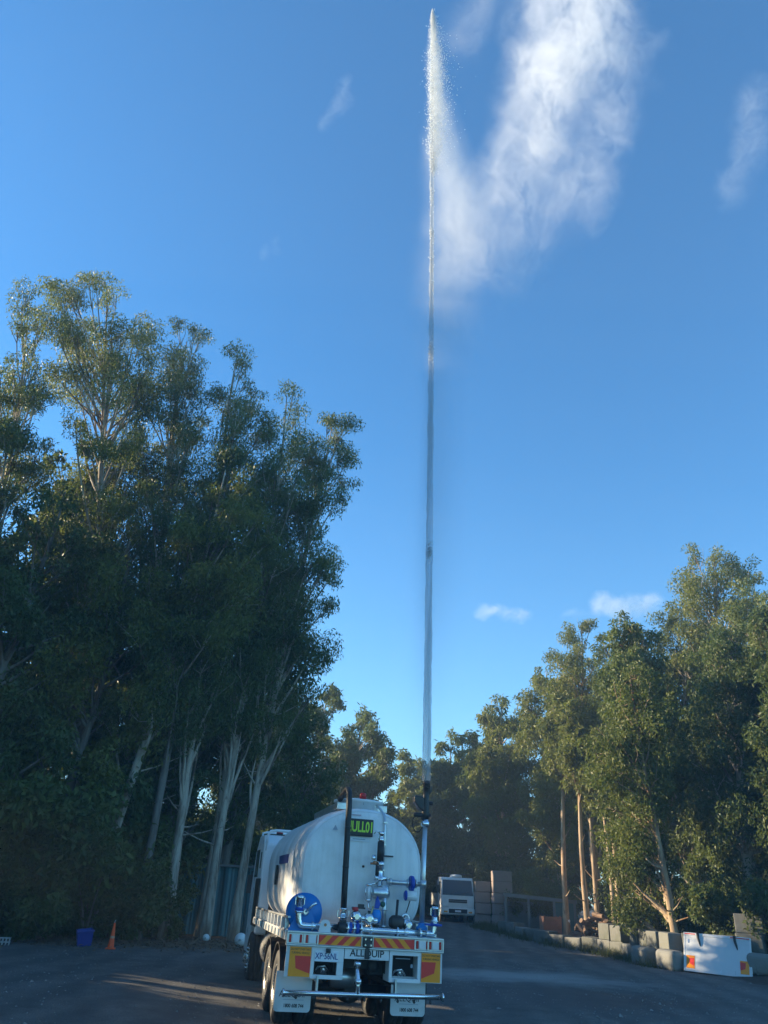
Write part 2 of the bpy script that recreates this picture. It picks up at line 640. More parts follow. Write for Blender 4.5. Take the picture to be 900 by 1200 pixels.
def tree_meshes(H, lean, tr, env, nclump, nleaf, L=.18, W=.062, rc=(.6, 1.25), seed=0, fork=None, bend=.5,
                bark='bark_pale', leafm='leaf_gum', droop=.8, limb_r=.10, bare=5, sub=6, spread=.29, dens=1.45):
    """env: list of (height fraction, radius, offset x, offset y); returns trunk mesh, crown mesh"""
    rng = np.random.default_rng(seed)
    nz = 16
    tt = np.linspace(0, 1, nz)
    ph = rng.uniform(0, 6.28, 4)
    cx = lean[0] * tt ** 1.15 + bend * (np.sin(tt * 4.1 + ph[0]) - np.sin(ph[0])) * tt * .7
    cy = lean[1] * tt ** 1.15 + bend * (np.sin(tt * 3.7 + ph[1]) - np.sin(ph[1])) * tt * .7
    trunk = np.stack([cx, cy, H * .97 * tt], -1)
    rad = tr * (1 - tt) ** .8 * .92 + .02 + tr * .55 * np.exp(-tt * 26)
    Vs, Fs, off = [], [], 0

    def addt(p, r, n=7, rough=0.0):
        nonlocal off
        V, F = tube_np(p, r, n, rng, rough)
        Vs.append(V)
        Fs.append(F + off)
        off += len(V)

    sp = trunk.copy()
    sp[0, 2] -= .35
    addt(sp, rad, 11, .05)

    def trunk_at(t):
        return np.array([np.interp(t, tt, trunk[:, k]) for k in range(3)])

    e = np.array([(q + (0, 0))[:4] for q in env], float)
    hs = np.linspace(e[0, 0], e[-1, 0], 60)
    wr = np.interp(hs, e[:, 0], e[:, 1])
    pw = wr ** 1.5 + .05
    pw /= pw.sum()
    cen, rads = [], []
    tries = 0
    while len(cen) < nclump and tries < nclump * 12:
        tries += 1
        h = rng.choice(hs, p=pw) + rng.uniform(-.012, .012)
        w = np.interp(h, e[:, 0], e[:, 1])
        a = rng.uniform(0, 6.28)
        q = rng.random() ** .45
        r = rng.uniform(*rc) * (1 - .35 * max(0, h - .7) / .3)
        rr = max(w - r * .6, 0) * q
        base = trunk_at(min(h, 1.0))
        c = np.array([base[0] + np.interp(h, e[:, 0], e[:, 2]) + rr * math.cos(a), base[1] + np.interp(h, e[:, 0], e[:, 3]) + rr * math.sin(a), H * h])
        if any(np.linalg.norm(c - k) < .55 * (r + m_) for k, m_ in zip(cen, rads)):
            if rng.random() > .2: continue
        cen.append(c)
        rads.append(r)
    cen, rads = np.array(cen), np.array(rads)
    for c, r in zip(cen, rads):
        hfrac = c[2] / H
        t0 = max(.05, min(hfrac - rng.uniform(.05, .16), .95))
        p0 = trunk_at(t0)
        mid = p0 * .45 + c * .55 + np.array([0, 0, -.10 * np.linalg.norm(c - p0)]) + rng.normal(0, .14, 3)
        r0 = min(np.interp(t0, tt, rad) * .55, limb_r)
        u = np.linspace(0, 1, 5)[:, None]
        bz = (1 - u) ** 2 * p0 + 2 * u * (1 - u) * mid + u ** 2 * (c + np.array([0, 0, -.2 * r]))
        addt(bz, np.linspace(r0, .018, 5), 5)
        for _ in range(3):
            tip = c + unit(rng.normal(0, 1, 3)) * r * .85
            a0 = bz[3]
            addt(np.array([a0, (a0 + tip) / 2 + rng.normal(0, .08, 3), tip]), np.array([.022, .014, .007]), 3)
    for _ in range(bare):                                   # dead snags below the crown
        t0 = rng.uniform(.12, max(.2, e[0, 0] + .1))
        p0 = trunk_at(t0)
        d = unit(np.array([rng.normal(), rng.normal(), rng.uniform(.1, .7)]))
        ln = rng.uniform(.5, 1.8)
        addt(np.array([p0, p0 + d * ln * .5, p0 + d * ln + np.array([0, 0, .1])]), np.array([.04, .025, .01]), 4)
    nleaf = int(nleaf * dens)
    tm = np_mesh('trunk', np.concatenate(Vs), np.concatenate(Fs), M[bark], True)
    wts = rads ** 2
    cnt = np.maximum((nleaf * wts / wts.sum()).astype(int), 20)
    V, F = leaves_np(cen, rads, cnt, L, W, rng, droop, sub=sub, spread=spread)
    cm = np_mesh('crown', V, F, M[leafm])
    return tm, cm


def put_tree(name, meshes, xy, label, group, cat='tree', rz=0.0, s=1.0, z=None):
    t = empty(name, (xy[0], xy[1], gzs(*xy) if z is None else z), rz, label, cat, group)
    t.scale = (s, s, s)
    obj('trunk', meshes[0], t)
    obj('crown', meshes[1], t)
    return t


GL, GR, GC = 'tall gum trees along the left edge of the yard', 'tall gum trees behind the right block wall', 'trees at the far end of the drive'

# --- left row (x, y, height, lean, ...)
LEFT = [
    ('tall gum with a sunlit rounded top, the highest crown on the left', (-10.2, 29.0), 29.5, (-3.9, 2.0), .20,
     [(.34, 2.0), (.46, 2.7), (.60, 2.9, .2), (.70, 3.0), (.80, 3.7), (.88, 3.7, .2), (.95, 2.6), (1.0, 1.2)], 98, 58000, dict(seed=3, leafm='leaf_olive', bare=4)),
    ('open wispy gum leaning out past the left edge of the picture', (-13.6, 27.0), 26.0, (-4.0, 1.0), .16,
     [(.50, .9), (.62, 1.6), (.76, 2.3, -.4), (.88, 2.3, -.4), (.95, 1.8), (1.0, 1.0)], 44, 22000, dict(seed=5, leafm='leaf_gum', rc=(.5, 1.0), bare=6)),
    ('dense dark gum just right of the sunlit highest crown', (-8.0, 28.2), 27.4, (-2.2, 3.6), .175,
     [(.22, 1.6), (.36, 2.5), (.52, 2.7), (.66, 2.6), (.78, 2.7), (.9, 2.1, .3), (1.0, .9)], 86, 52000, dict(seed=8, leafm='leaf_dark')),
    ('gum with a bare upright top stem beside the dark dense crown', (-6.25, 27.8), 25.8, (-1.0, 3.4), .15,
     [(.24, 1.4), (.38, 2.2), (.52, 2.2), (.66, 2.0), (.8, 1.9, .5), (.92, 1.4, .6), (1.0, .6)], 66, 40000, dict(seed=12, leafm='leaf_gum')),
    ('pale straight trunked gum in the close pair left of the water truck', (-5.15, 28.8), 24.0, (-.2, 3.2), .145,
     [(.26, 1.3), (.4, 2.1), (.55, 2.3), (.7, 2.1), (.86, 1.7, .3), (1.0, .7)], 60, 36000, dict(seed=17, leafm='leaf_gum')),
    ('slender gum leaning right towards the water jet, nearest the truck', (-4.35, 29.4), 22.8, (1.2, 2.4), .145,
     [(.28, 1.1, .3), (.42, 1.8, .4), (.55, 2.0, .1), (.68, 1.9, .1), (.8, 1.7, .1), (.9, 1.4, .4), (1.0, .8, .2)], 58, 33000, dict(seed=23, leafm='leaf_gum', rc=(.5, 1.1), bend=.3)),
    ('thin pale trunk standing behind the close pair, its crown lost in shade', (-5.6, 30.2), 19.0, (.4, 1.4), .13,
     [(.36, 1.0), (.55, 1.8), (.8, 1.6), (1.0, .7)], 34, 20000, dict(seed=25, leafm='leaf_dark')),
    ('forked brownish gum between the cone and the close pair of trunks', (-7.1, 27.6), 18.5, (-.2, 1.6), .14,
     [(.34, 1.1), (.5, 2.0), (.75, 2.0), (1.0, .8)], 40, 24000, dict(seed=27, leafm='leaf_dark', bark='bark_grey')),
]
for lab, xy, H, lean, tr, env, nc, nl, kw in LEFT:
    put_tree('gum_tree', tree_meshes(H, lean, tr, env, int(nc * .92), nl, **{**dict(L=.16, W=.046, dens=1.2, sub=8, spread=.30, rc=(.55, 1.15), droop=1.1), **kw}), xy, lab, GL)
# shorter trees and dark understorey between the tall trunks
LOW = [
    ('leaning pale trunked gum above the blue bin', (-8.6, 27.2), 17.5, (1.9, 1.0), .18, [(.42, 1.6), (.6, 2.8), (.8, 2.8), (1.0, 1.1)], 40, 26000, dict(seed=31, leafm='leaf_olive')),
    ('bushy dark tree at the far left of the picture', (-12.6, 25.4), 15.5, (-.4, .6), .2, [(.10, 2.6), (.3, 3.2), (.6, 3.2), (.85, 2.4), (1.0, 1.0)], 56, 34000, dict(seed=37, leafm='leaf_dark', L=.2, W=.07)),
    ('mid height tree with an olive crown over the left shrubs', (-10.4, 27.6), 14.5, (.3, .5), .19, [(.2, 1.8), (.4, 2.7), (.7, 2.7), (1.0, .9)], 44, 28000, dict(seed=41, leafm='leaf_olive', L=.2, W=.07)),
    ('dark bushy tree behind the orange cone', (-7.2, 29.8), 13.5, (.2, .4), .2, [(.26, 1.8), (.45, 2.6), (.7, 2.6), (1.0, .9)], 42, 27000, dict(seed=43, leafm='leaf_dark', L=.2, W=.07)),
    ('dark tree filling in behind the close pair of pale trunks', (-5.4, 32.2), 15.0, (.2, .4), .2, [(.22, 2.0), (.45, 2.6), (.7, 2.5), (1.0, .9)], 42, 27000, dict(seed=47, leafm='leaf_gum', L=.2, W=.07, dens=1.0)),
    ('low dark tree right behind the tanker cab', (-2.9, 32.4), 9.5, (.1, .3), .15, [(.14, 1.2), (.4, 1.7), (.75, 1.5), (1.0, .6)], 30, 17000, dict(seed=53, leafm='leaf_dark')),
]
for lab, xy, H, lean, tr, env, nc, nl, kw in LOW:
    put_tree('gum_tree', tree_meshes(H, lean, tr, env, int(nc * .75), nl, **{**dict(bark='bark_grey', dens=.8), **kw}) if 'leaning pale' not in lab else tree_meshes(H, lean, tr, env, int(nc * .8), nl, **{**dict(dens=1.0), **kw}), xy, lab, GL)

# --- centre, far end of the drive
CEN = [
    ('rounded far gum directly left of the mast top', (-.9, 60.0), 13.8, (.2, 0), .24, [(.12, 2.6), (.4, 3.6), (.7, 3.8), (.88, 2.9), (1.0, 1.2)], 58, 26000, dict(seed=61, leafm='leaf_gum', L=.34, W=.11)),
    ('far gum half hidden behind the tank top', (-4.2, 56.0), 14.6, (.3, 0), .24, [(.12, 2.6), (.45, 3.4), (.7, 3.4), (.88, 2.3), (1.0, .9)], 40, 20000, dict(seed=63, leafm='leaf_gum', L=.34, W=.11)),
    ('far gum peeping over the slope of the left tall trees', (-7.2, 52.0), 16.4, (.4, 0), .24, [(.25, 2.2), (.5, 2.8), (.75, 2.6), (1.0, .9)], 38, 20000, dict(seed=67, leafm='leaf_olive', L=.32, W=.1)),
    ('pale hazy gum just right of the water cannon', (4.3, 66.0), 11.8, (.2, 0), .24, [(.12, 2.4), (.4, 3.0), (.7, 2.8), (1.0, 1.1)], 42, 21000, dict(seed=71, leafm='leaf_olive', L=.36, W=.12)),
    ('mid height far gum between the cannon and the white truck', (6.6, 63.0), 12.4, (.2, 0), .22, [(.1, 2.6), (.4, 3.2), (.7, 3.0), (1.0, 1.1)], 52, 26000, dict(seed=75, leafm='leaf_gum', L=.34, W=.11)),
    ('far gum with a leaning bare trunk above the white truck', (8.2, 59.0), 13.6, (.8, 0), .26, [(.34, 2.2), (.55, 3.0), (.78, 2.9), (1.0, 1.1)], 40, 20000, dict(seed=73, leafm='leaf_gum', L=.34, W=.11, bark='bark_warm')),
]
for lab, xy, H, lean, tr, env, nc, nl, kw in CEN:
    put_tree('gum_tree', tree_meshes(H, lean, tr, env, nc, nl, **kw), xy, lab, GC)

# --- right side
RIGHT = [
    ('olive crowned gum on the falling tree line left of the lit stems', (11.6, 50.5), 15.6, (.2, 0), .24, [(.2, 2.0), (.45, 2.8), (.7, 2.9), (.88, 2.2), (1.0, .9)], 54, 30000, dict(seed=85, leafm='leaf_olive', L=.24, W=.08, bark='bark_warm')),
    ('slim gum at the left end of the right tree line', (9.4, 56.0), 14.2, (.2, 0), .26, [(.18, 1.8), (.45, 2.6), (.7, 2.8), (.88, 2.0), (1.0, .8)], 46, 24000, dict(seed=83, leafm='leaf_olive', L=.3, W=.095, bark='bark_warm')),
    ('sunlit gum with a cluster of bare lit stems over the log pile', (12.6, 46.0), 17.6, (-.2, 0), .25, [(.3, 1.6), (.5, 2.4), (.68, 2.7), (.84, 2.5), (.94, 1.8), (1.0, .8)], 52, 30000, dict(seed=87, leafm='leaf_olive', bark='bark_warm')),
    ('dark gum standing tall right of the sunlit cluster', (14.3, 42.5), 16.8, (.5, 0), .26, [(.3, 1.7), (.5, 2.6), (.7, 2.6), (.86, 2.0), (1.0, .9)], 50, 30000, dict(seed=91, leafm='leaf_gum', L=.19, W=.062)),
    ('highest crown on the right, a rounded sunlit pine like top', (18.6, 41.0), 20.0, (.4, 0), .3, [(.30, 2.2), (.5, 3.0), (.72, 3.5), (.88, 3.3), (1.0, 1.8)], 78, 44000, dict(seed=95, leafm='leaf_olive', L=.19, W=.06, rc=(.7, 1.35))),
    ('full crowned gum filling the dip left of the rounded sunlit top', (16.5, 42.0), 16.4, (0, 0), .25, [(.2, 2.2), (.45, 2.8), (.7, 2.8), (.88, 2.2), (1.0, 1.0)], 58, 32000, dict(seed=97, leafm='leaf_gum')),
    ('tall dark gum cut off by the right edge of the picture', (19.8, 36.5), 17.4, (.2, 0), .3, [(.25, 2.4), (.5, 3.1), (.75, 3.0), (.92, 2.1), (1.0, 1.0)], 58, 34000, dict(seed=99, leafm='leaf_gum', L=.19, W=.062)),
    ('bright leafy gum with a glowing forked trunk behind the block wall', (11.9, 33.0), 11.2, (-.7, 0), .15, [(.14, 1.0, -1.0, 1.2), (.32, 1.5, -.5, 1.3), (.52, 1.8, -.2, 1.0), (.72, 1.8, 0, .5), (1.0, .9)], 46, 28000, dict(seed=103, leafm='leaf_lime', L=.155, W=.06, fork=1, bark='bark_warm', bend=.25)),
    ('dark dense gum over the leaning white tailgate', (15.2, 33.5), 13.2, (.2, 0), .28, [(.16, 2.0), (.4, 2.7), (.7, 2.7), (1.0, 1.0)], 54, 32000, dict(seed=107, leafm='leaf_dark', L=.18, W=.06)),
    ('grey trunked gum behind the end of the block wall', (16.4, 30.6), 12.0, (.3, 0), .22, [(.3, 1.6), (.55, 2.4), (.8, 2.1), (1.0, .9)], 42, 26000, dict(seed=109, leafm='leaf_dark', L=.22, W=.075, bark='bark_grey')),
    ('bare stemmed slim gum beside the forked glowing trunk', (13.0, 36.6), 14.5, (-.2, 0), .19, [(.4, 1.3), (.6, 2.0), (.8, 1.9), (1.0, .8)], 34, 20000, dict(seed=113, leafm='leaf_gum', L=.24, W=.08, bark='bark_warm')),
]
for lab, xy, H, lean, tr, env, nc, nl, kw in RIGHT:
    put_tree('gum_tree', tree_meshes(H, lean, tr, env, nc, nl, **kw), xy, lab, GR)
# slim bare lit stems standing in the cluster
stem = [tree_meshes(11.0, (-.4, .1), .15, [(.62, .8), (.8, 1.3), (1.0, .6)], 12, 6000, seed=121 + k, leafm='leaf_olive', L=.27, W=.085, bark='bark_warm', bend=.3) for k in range(2)]
for k, (x, y, s, rz) in enumerate([(11.3, 43.6, 1.0, .2), (12.0, 44.4, .94, 2.4), (12.35, 42.6, .9, 4.0), (12.9, 43.4, 1.02, 5.2), (10.6, 45.2, 1.05, 1.2)]):
    put_tree('gum_tree', stem[k % 2], (x, y), ['slim sunlit stem second from the left behind the log pile', 'slim stem in the middle of the lit group behind the log pile', 'slim lit stem directly above the log pile', 'slim stem at the right of the lit group behind the log pile', 'leftmost slim sunlit stem rising beside the low shed'][k], 'slim lit stems behind the log pile', rz=rz, s=s)

# --- background rows and unseen trees placed outside the frame to shade the yard
BG = [tree_meshes(17.0, (.4, .2), .24, [(.08, 2.4), (.3, 3.0), (.6, 3.1), (.85, 2.3), (1.0, 1.0)], 58, 30000, seed=131, leafm='leaf_dark', L=.34, W=.11, bark='bark_grey'),
      tree_meshes(20.0, (-.5, .2), .26, [(.16, 2.2), (.4, 3.2), (.65, 3.0), (.88, 2.2), (1.0, .9)], 58, 30000, seed=137, leafm='leaf_dark', L=.34, W=.11, bark='bark_grey'),
      tree_meshes(15.0, (.2, -.3), .22, [(.05, 2.2), (.3, 3.0), (.6, 2.8), (1.0, 1.0)], 52, 28000, seed=139, leafm='leaf_gum', L=.34, W=.11, bark='bark_grey')]
r2 = random.Random(5)
BACKL = [(-18, 32.5), (-14.0, 33.5), (-9.5, 33.2)]
for k, (x, y) in enumerate(BACKL):
    put_tree('gum_tree', BG[k % 3], (x, y), 'dark shaded gum packed into the stand behind the left trunks', 'dark gums packed behind the left row', rz=r2.uniform(0, 6), s=r2.uniform(.85, 1.1))
BACKR = [(15, 52), (19, 49), (23, 46), (24, 40), (24.5, 35), (22, 31.5), (18.5, 33), (16.8, 38), (13.5, 57), (18, 58), (28, 44), (21, 27.5), (26, 29)]
for k, (x, y) in enumerate(BACKR):
    put_tree('gum_tree', BG[(k + 1) % 3], (x, y), 'dark shaded gum deep in the stand on the right', 'dark gums deep in the right stand', rz=r2.uniform(0, 6), s=r2.uniform(.62, .82))
BACKC = [(-14, 62), (-10, 66), (-6, 70), (-2, 73), (2, 74), (5.2, 72), (7.6, 69), (11, 68), (15, 67), (2.2, 69), (-8.5, 60), (9.6, 63)]
for k, (x, y) in enumerate(BACKC):
    put_tree('gum_tree', BG[(k + 2) % 3], (x, y), 'hazy gum in the band closing off the far end of the drive', 'hazy gums closing off the far drive', rz=r2.uniform(0, 6), s=r2.uniform(.5, .6))
OFF = [(-16, 3), (-18, 7.5), (-15.5, 11.5), (-17.5, 15.4), (-19.5, 25.8), (-22, 15.5), (-24, 11), (-23, 7), (-27, 30)]
for k, (x, y) in enumerate(OFF):
    put_tree('gum_tree', BG[k % 3], (x, y), 'unseen gum continuing the left row beside the camera, placed to shade the yard', 'gums continuing the left row past the frame', rz=r2.uniform(0, 6), s=r2.uniform(.9, 1.15))

HC = tree_meshes(23.0, (.3, .2), .24, [(.36, 2.6), (.5, 3.4), (.7, 3.2), (.88, 2.4), (1.0, 1.0)], 56, 30000, seed=149, leafm='leaf_dark', L=.30, W=.10, rc=(.9, 1.6))  # high crowns added out of view to keep sun off the lower jet
for k, (x, y) in enumerate([(-21.5, 22.4), (-26.5, 24.6)]):
    put_tree('gum_tree', HC, (x, y), 'unseen gum continuing the left row beside the camera, placed to shade the yard', 'gums continuing the left row past the frame', rz=1.3 * k)

# shrubs
SH = []
for k in range(3):
    cen = RNG.normal(0, 1, (14, 3)) * np.array([.7, .7, .45]) + np.array([0, 0, .95])
    cen[:, 2] = np.clip(cen[:, 2], .3, 2.2)
    V, F = leaves_np(cen, RNG.uniform(.35, .7, 14), [1500] * 14, .13, .052, RNG, .3)
    V[:, 2] = np.maximum(V[:, 2], .02)
    SH.append((np_mesh('foliage', V, F, M[('leaf_dark', 'leaf_gum', 'leaf_dark')[k]]),))
sv, sf, so = [], [], 0
for k in range(6):
    a = k * 1.05
    V, F = tube_np(np.array([(0, 0, -.1), (.2 * math.cos(a), .2 * math.sin(a), .6), (.6 * math.cos(a), .6 * math.sin(a), 1.4)]), np.array([.035, .025, .01]), 5)
    sv.append(V); sf.append(F + so); so += len(V)
stem_me = np_mesh('stems', np.concatenate(sv), np.concatenate(sf), M['bark_grey'], True)


def shrub(k, x, y, s, label, group, zs=1.0):
    t = empty('shrub', (x, y, gzs(x, y)), r2.uniform(0, 6), label, 'shrub', group)
    t.scale = (s, s, s * zs)
    obj('foliage', SH[k % 3][0], t)
    obj('stems', stem_me, t)


GA, GB, GD = 'shrubs under the left trees', 'shrubs behind the right block wall', 'shrubs at the far end of the drive'
for k, (x, y, s, lab) in enumerate([
        (-9.6, 26.3, 1.3, 'dark leafy shrub just left of the blue plastic bin'),
        (-10.6, 25.6, 1.5, 'dark leafy shrub at the left edge above the small white crate'),
        (-8.3, 26.4, 1.25, 'dark leafy shrub standing right behind the blue plastic bin'),
        (-7.9, 27.6, 1.2, 'dark leafy shrub right behind the orange traffic cone'),
        (-9.0, 28.4, 1.9, 'tall dark shrub rising over the one behind the blue bin'),
        (-10.2, 27.6, 2.0, 'tallest dark shrub of the left understorey, left of the blue bin'),
        (-6.9, 28.6, 1.0, 'small dark shrub at the foot of the brownish trunk right of the cone'),
        (-11.6, 27, 2.2, 'big dark shrub half cut off by the left edge of the picture'),
        (-11.4, 24.6, 1.4, 'dark shrub continuing the understorey past the left edge'), (-12.4, 23.6, 1.5, 'dark shrub continuing the understorey past the left edge'),
        (-13.6, 25.0, 2.2, 'dark shrub continuing the understorey past the left edge')]):
    shrub(k, x, y, s, lab, GA)
for k, (x, y, s, lab) in enumerate([
        (13.2, 33.6, 1.2, 'dark shrub over the left end of the leaning white tailgate'),
        (14.4, 32.4, 1.3, 'dark shrub behind the three high grey block stack'),
        (15.6, 31.4, 1.4, 'dark shrub past the right edge beside the block stack'),
        (13.0, 37.8, 1.1, 'small dark shrub at the foot of the glowing forked trunk'),
        (14.6, 36.0, 1.4, 'dark shrub over the middle of the leaning white tailgate'),
        (16.6, 34.6, 1.6, 'large dark shrub at the right edge behind the block stack'),
        (17.4, 31.6, 1.6, 'dark shrub past the right edge beside the block stack'),
        (11.2, 49.0, 1.2, 'small shrub behind the right end of the low open shed'),
        (10.2, 50.6, 1.1, 'small shrub behind the left end of the low open shed'),
        (13.8, 45, 1.4, 'dark shrub right of the lit slim stems behind the wall')]):
    shrub(k, x, y, s, lab, GB)
for k, (x, y, s, lab) in enumerate([
        (1.0, 58, 1.8, 'far hazy shrub behind the tank top, left of the mast'), (3.2, 60, 2.2, 'far hazy shrub hidden behind the mast'),
        (-2.0, 52, 2.0, 'far hazy shrub behind the left shoulder of the tank'), (-4.5, 45, 1.9, 'hazy shrub behind the cab of the tanker'),
        (9.0, 57, 2.2, 'hazy shrub behind the tall pinkish block stack'), (5.6, 61, 2.6, 'hazy shrub behind the far white truck'),
        (7.4, 60, 2.6, 'hazy shrub between the far white truck and the block stack'), (4.4, 63, 2.8, 'hazy shrub just right of the mast in the distance'),
        (10.4, 58, 2.4, 'hazy shrub over the left end of the low shed')]):
    shrub(k, x, y, s, lab, GD)
for k, (x, y, s) in enumerate([(-6.2, 35.2, 2.0), (-6.6, 37.6, 2.0), (-7.0, 40.2, 2.0), (-7.4, 42.8, 2.0), (-7.9, 45.6, 2.1), (-8.2, 48.6, 2.2), (-8.6, 51.5, 2.2), (-9.5, 36.4, 2.2), (-11.5, 39.5, 2.2)]):
    shrub(k, x, y, s, 'dark shrub of the low belt added behind the left trees to shade the drive', 'low shrub belt added behind the left trees')  # belt added to shade the ground and close a sky gap
for k, (x, y, s) in enumerate([(-14.2, 16.6, 1.5), (-15.4, 14.4, 1.6), (-15, 10, 1.6), (-14.6, 7, 1.6), (-15.2, 4, 1.6), (-13.5, 18.1, 1.45), (-13.0, 21.35, 1.0), (-13.2, 23.0, 1.0), (-13.6, 24.6, 1.1), (-15.6, 21.6, 1.3)]):
    shrub(k, x, y, s, 'unseen shrub added past the left of the frame to shape the sunlight', 'unseen shrubs added past the left of the frame')  # hedge added out of view, its gap lets the ground streak through


def grass_clumps():
    spots = [(8.0, 42.2, 1.0), (7.5, 44.0, .9), (10.0, 38.4, .5), (8.8, 40.3, .5), (11.0, 33.4, .3), (10.6, 32.4, .3), (6.9, 45.4, .8), (10.6, 37.0, .6), (10.75, 35.6, .5), (11.0, 34.2, .35), (9.4, 39.6, .4), (6.6, 46.5, .9), (13.9, 29.6, .3)]
    P = []
    for x, y, s in spots:
        n = int(900 * s)
        P.append(np.stack([x - .15 + RNG.normal(0, .32 * (s + .3), n), y + RNG.normal(0, .6, n)], -1))
    P = np.concatenate(P)
    n = len(P)
    z = gz(P[:, 0], P[:, 1])
    h = RNG.uniform(.08, .42, n)
    d = RNG.normal(0, .4, (n, 2)) * h[:, None]
    an = RNG.uniform(0, 6.28, n)
    w = np.stack([np.cos(an), np.sin(an)], -1) * .011
    B = np.concatenate([P, z[:, None]], 1)
    V = np.stack([B + np.c_[w, np.zeros(n)], B - np.c_[w, np.zeros(n)], B + np.c_[d, h]], 1).reshape(-1, 3)
    F = np.arange(n)[:, None] * 3 + np.array([[0, 1, 2]])
    tag(obj('grass', np_mesh('grass', V, F, M['grass'])), 'weedy green grass along the foot of the right block wall', None, None, 'stuff')


grass_clumps()


def litter():
    n = 9000
    x = RNG.uniform(-13, -2.4, n)
    y = 24.6 + .32 * (x + 8) * .9 + RNG.normal(0, 1.1, n) + RNG.exponential(1.2, n)
    P = np.stack([x, y, gz(x, y) + .02], -1)
    an = RNG.uniform(0, 6.28, n)
    l = RNG.uniform(.05, .2, n) * (1 + 3 * (RNG.random(n) > .97))
    w = RNG.uniform(.012, .03, n)
    a = np.stack([np.cos(an), np.sin(an), RNG.normal(0, .25, n)], -1)
    s = np.stack([-np.sin(an), np.cos(an), RNG.normal(0, .3, n)], -1)
    V = np.stack([P, P + a * (l * .5)[:, None] + s * w[:, None], P + a * l[:, None], P + a * (l * .5)[:, None] - s * w[:, None]], 1).reshape(-1, 3)
    F = np.arange(n)[:, None] * 4 + np.array([[0, 1, 2, 3]])
    m = simple('dry_litter', (.17, .12, .075), .85, 0, .5, 2)
    tag(obj('leaf_litter', np_mesh('leaf_litter', V, F, m)), 'dry bark and leaf litter along the left edge of the yard', None, None, 'stuff')


litter()

# ------------------------------------------------------------------ water truck
TX, TY, TAZ = 0.05, 13.77, 12.46
truck = empty('water_truck', (TX, TY, 0), R(TAZ), 'large white water tanker truck seen from behind with blue hose reel and rear pipework', 'water truck')
truck.rotation_euler = (0, R(.8), R(TAZ))
T = truck


def ellipse_sec(y, hw, hh, zc, n=48):
    """round above, straight sided below"""
    out = []
    for k in range(n):
        a = 2 * math.pi * k / n
        c, s = math.cos(a), math.sin(a)
        p = 2.2 if s >= 0 else 4.6
        out.append((math.copysign(abs(c) ** (2 / p), c) * hw, y, zc + math.copysign(abs(s) ** (2 / p), s) * hh))
    return out


def tank_paint():
    t = NT('tank_paint')
    co = t.coord()
    st_ = t.noise(t.coord((5, 5, .35)), 1.6, 6, .65, .3)
    c = t.mix(t.ramp(st_, [(.46, 0.0), (.75, .42)]), (.80, .81, .82), (.50, .49, .46))
    gr = t.ramp(t.noise(co, 2.2, 6, .7), [(.5, 0.0), (.72, .3)])
    c = t.mix(gr, c, (.44, .42, .38))
    sep = t.n('ShaderNodeSeparateXYZ')
    t.l(co, sep.inputs[0])
    low = t.math('MULTIPLY', t.ramp(t.math('MULTIPLY', sep.outputs[2], .4), [(.56, 1.0), (.72, 0.0)]), t.noise(co, 5, 6, .7))
    c = t.mix(t.math('MULTIPLY', low, .6), c, (.30, .28, .25))      # road grime along the bottom
    p = t.bsdf(c, t.math('ADD', .26, t.math('MULTIPLY', st_, .22)), 0, t.bump(t.noise(co, 1.3, 3), .12, .05))
    p.inputs['Coat Weight'].default_value = .25
    p.inputs['Coat Roughness'].default_value = .15
    return t.done(p.outputs[0])


def build_tank():
    prof = [(.60, .02), (.602, .35), (.608, .62), (.622, .80), (.66, .905), (.72, .955), (.80, .975), (.88, .955)]
    y = 1.05
    while y < 5.35:                                   # swelling hoops along the flank
        ph = (y - .95) / .88
        prof.append((y, 1.0 - .07 * (1 - abs(math.sin(math.pi * ph))) ** 1.8))
        y += .088
    prof += [(5.4, .99), (5.5, .94), (5.58, .8), (5.6, .3), (5.601, .02)]
    n = 56
    vs, fs = [], []
    for y, s in prof:
        vs += ellipse_sec(y, 1.10 * s, .955 * s, 2.35, n)
    for i in range(len(prof) - 1):
        for k in range(n):
            k2 = (k + 1) % n
            fs.append((i * n + k, i * n + k2, (i + 1) * n + k2, (i + 1) * n + k))
    mb = MB()
    mb.add(vs, fs, True)
    return mb.build('tank', tank_paint(), T)


tank = build_tank()
mb = MB()
mb.lathe((0, 1.35, 3.24), (0, 0, 1), [(.42, 0), (.42, .16), (.46, .17), (.46, .21), (.38, .225), (.2, .25)], 28)
mb.build('manhole_collar', M['white_paint'], T)
mb = MB()
mb.span((-.46, 1.0, 3.26), (.46, 3.6, 3.38))
mb.build('roof_walkway', M['galv'], T, .01)
# tank markings
sm_ = MB()
for yy, k_ in ((.665, .907), (.955, .962)):
    sec = ellipse_sec(yy, 1.10 * k_ + .004, .955 * k_ + .004, 2.35, 56)
    sm_.tube(sec + [sec[0]], .008, 5, cap=False)
sm_.build('weld_seam', M['white_paint'], tank)
em = MB()
em.prism([(-.585, 2.885), (-.495, 2.885), (-.54, 2.965)], .555, .563)
em.build('emblem', M['grey_ink'], tank)
em = MB().prism([(-.56, 2.865), (-.52, 2.865), (-.52, 2.875), (-.56, 2.875)], .556, .563)
st = MB().box((-1.105, 2.75, 2.44), (.012, 1.3, .15), ry=R(-3))
st.build('side_sticker', M['navy_sticker'], tank)
st = MB().box((-1.10, 3.75, 2.18), (.03, .22, .36))
st.build('side_slot', M['black_plastic'], tank, .008)
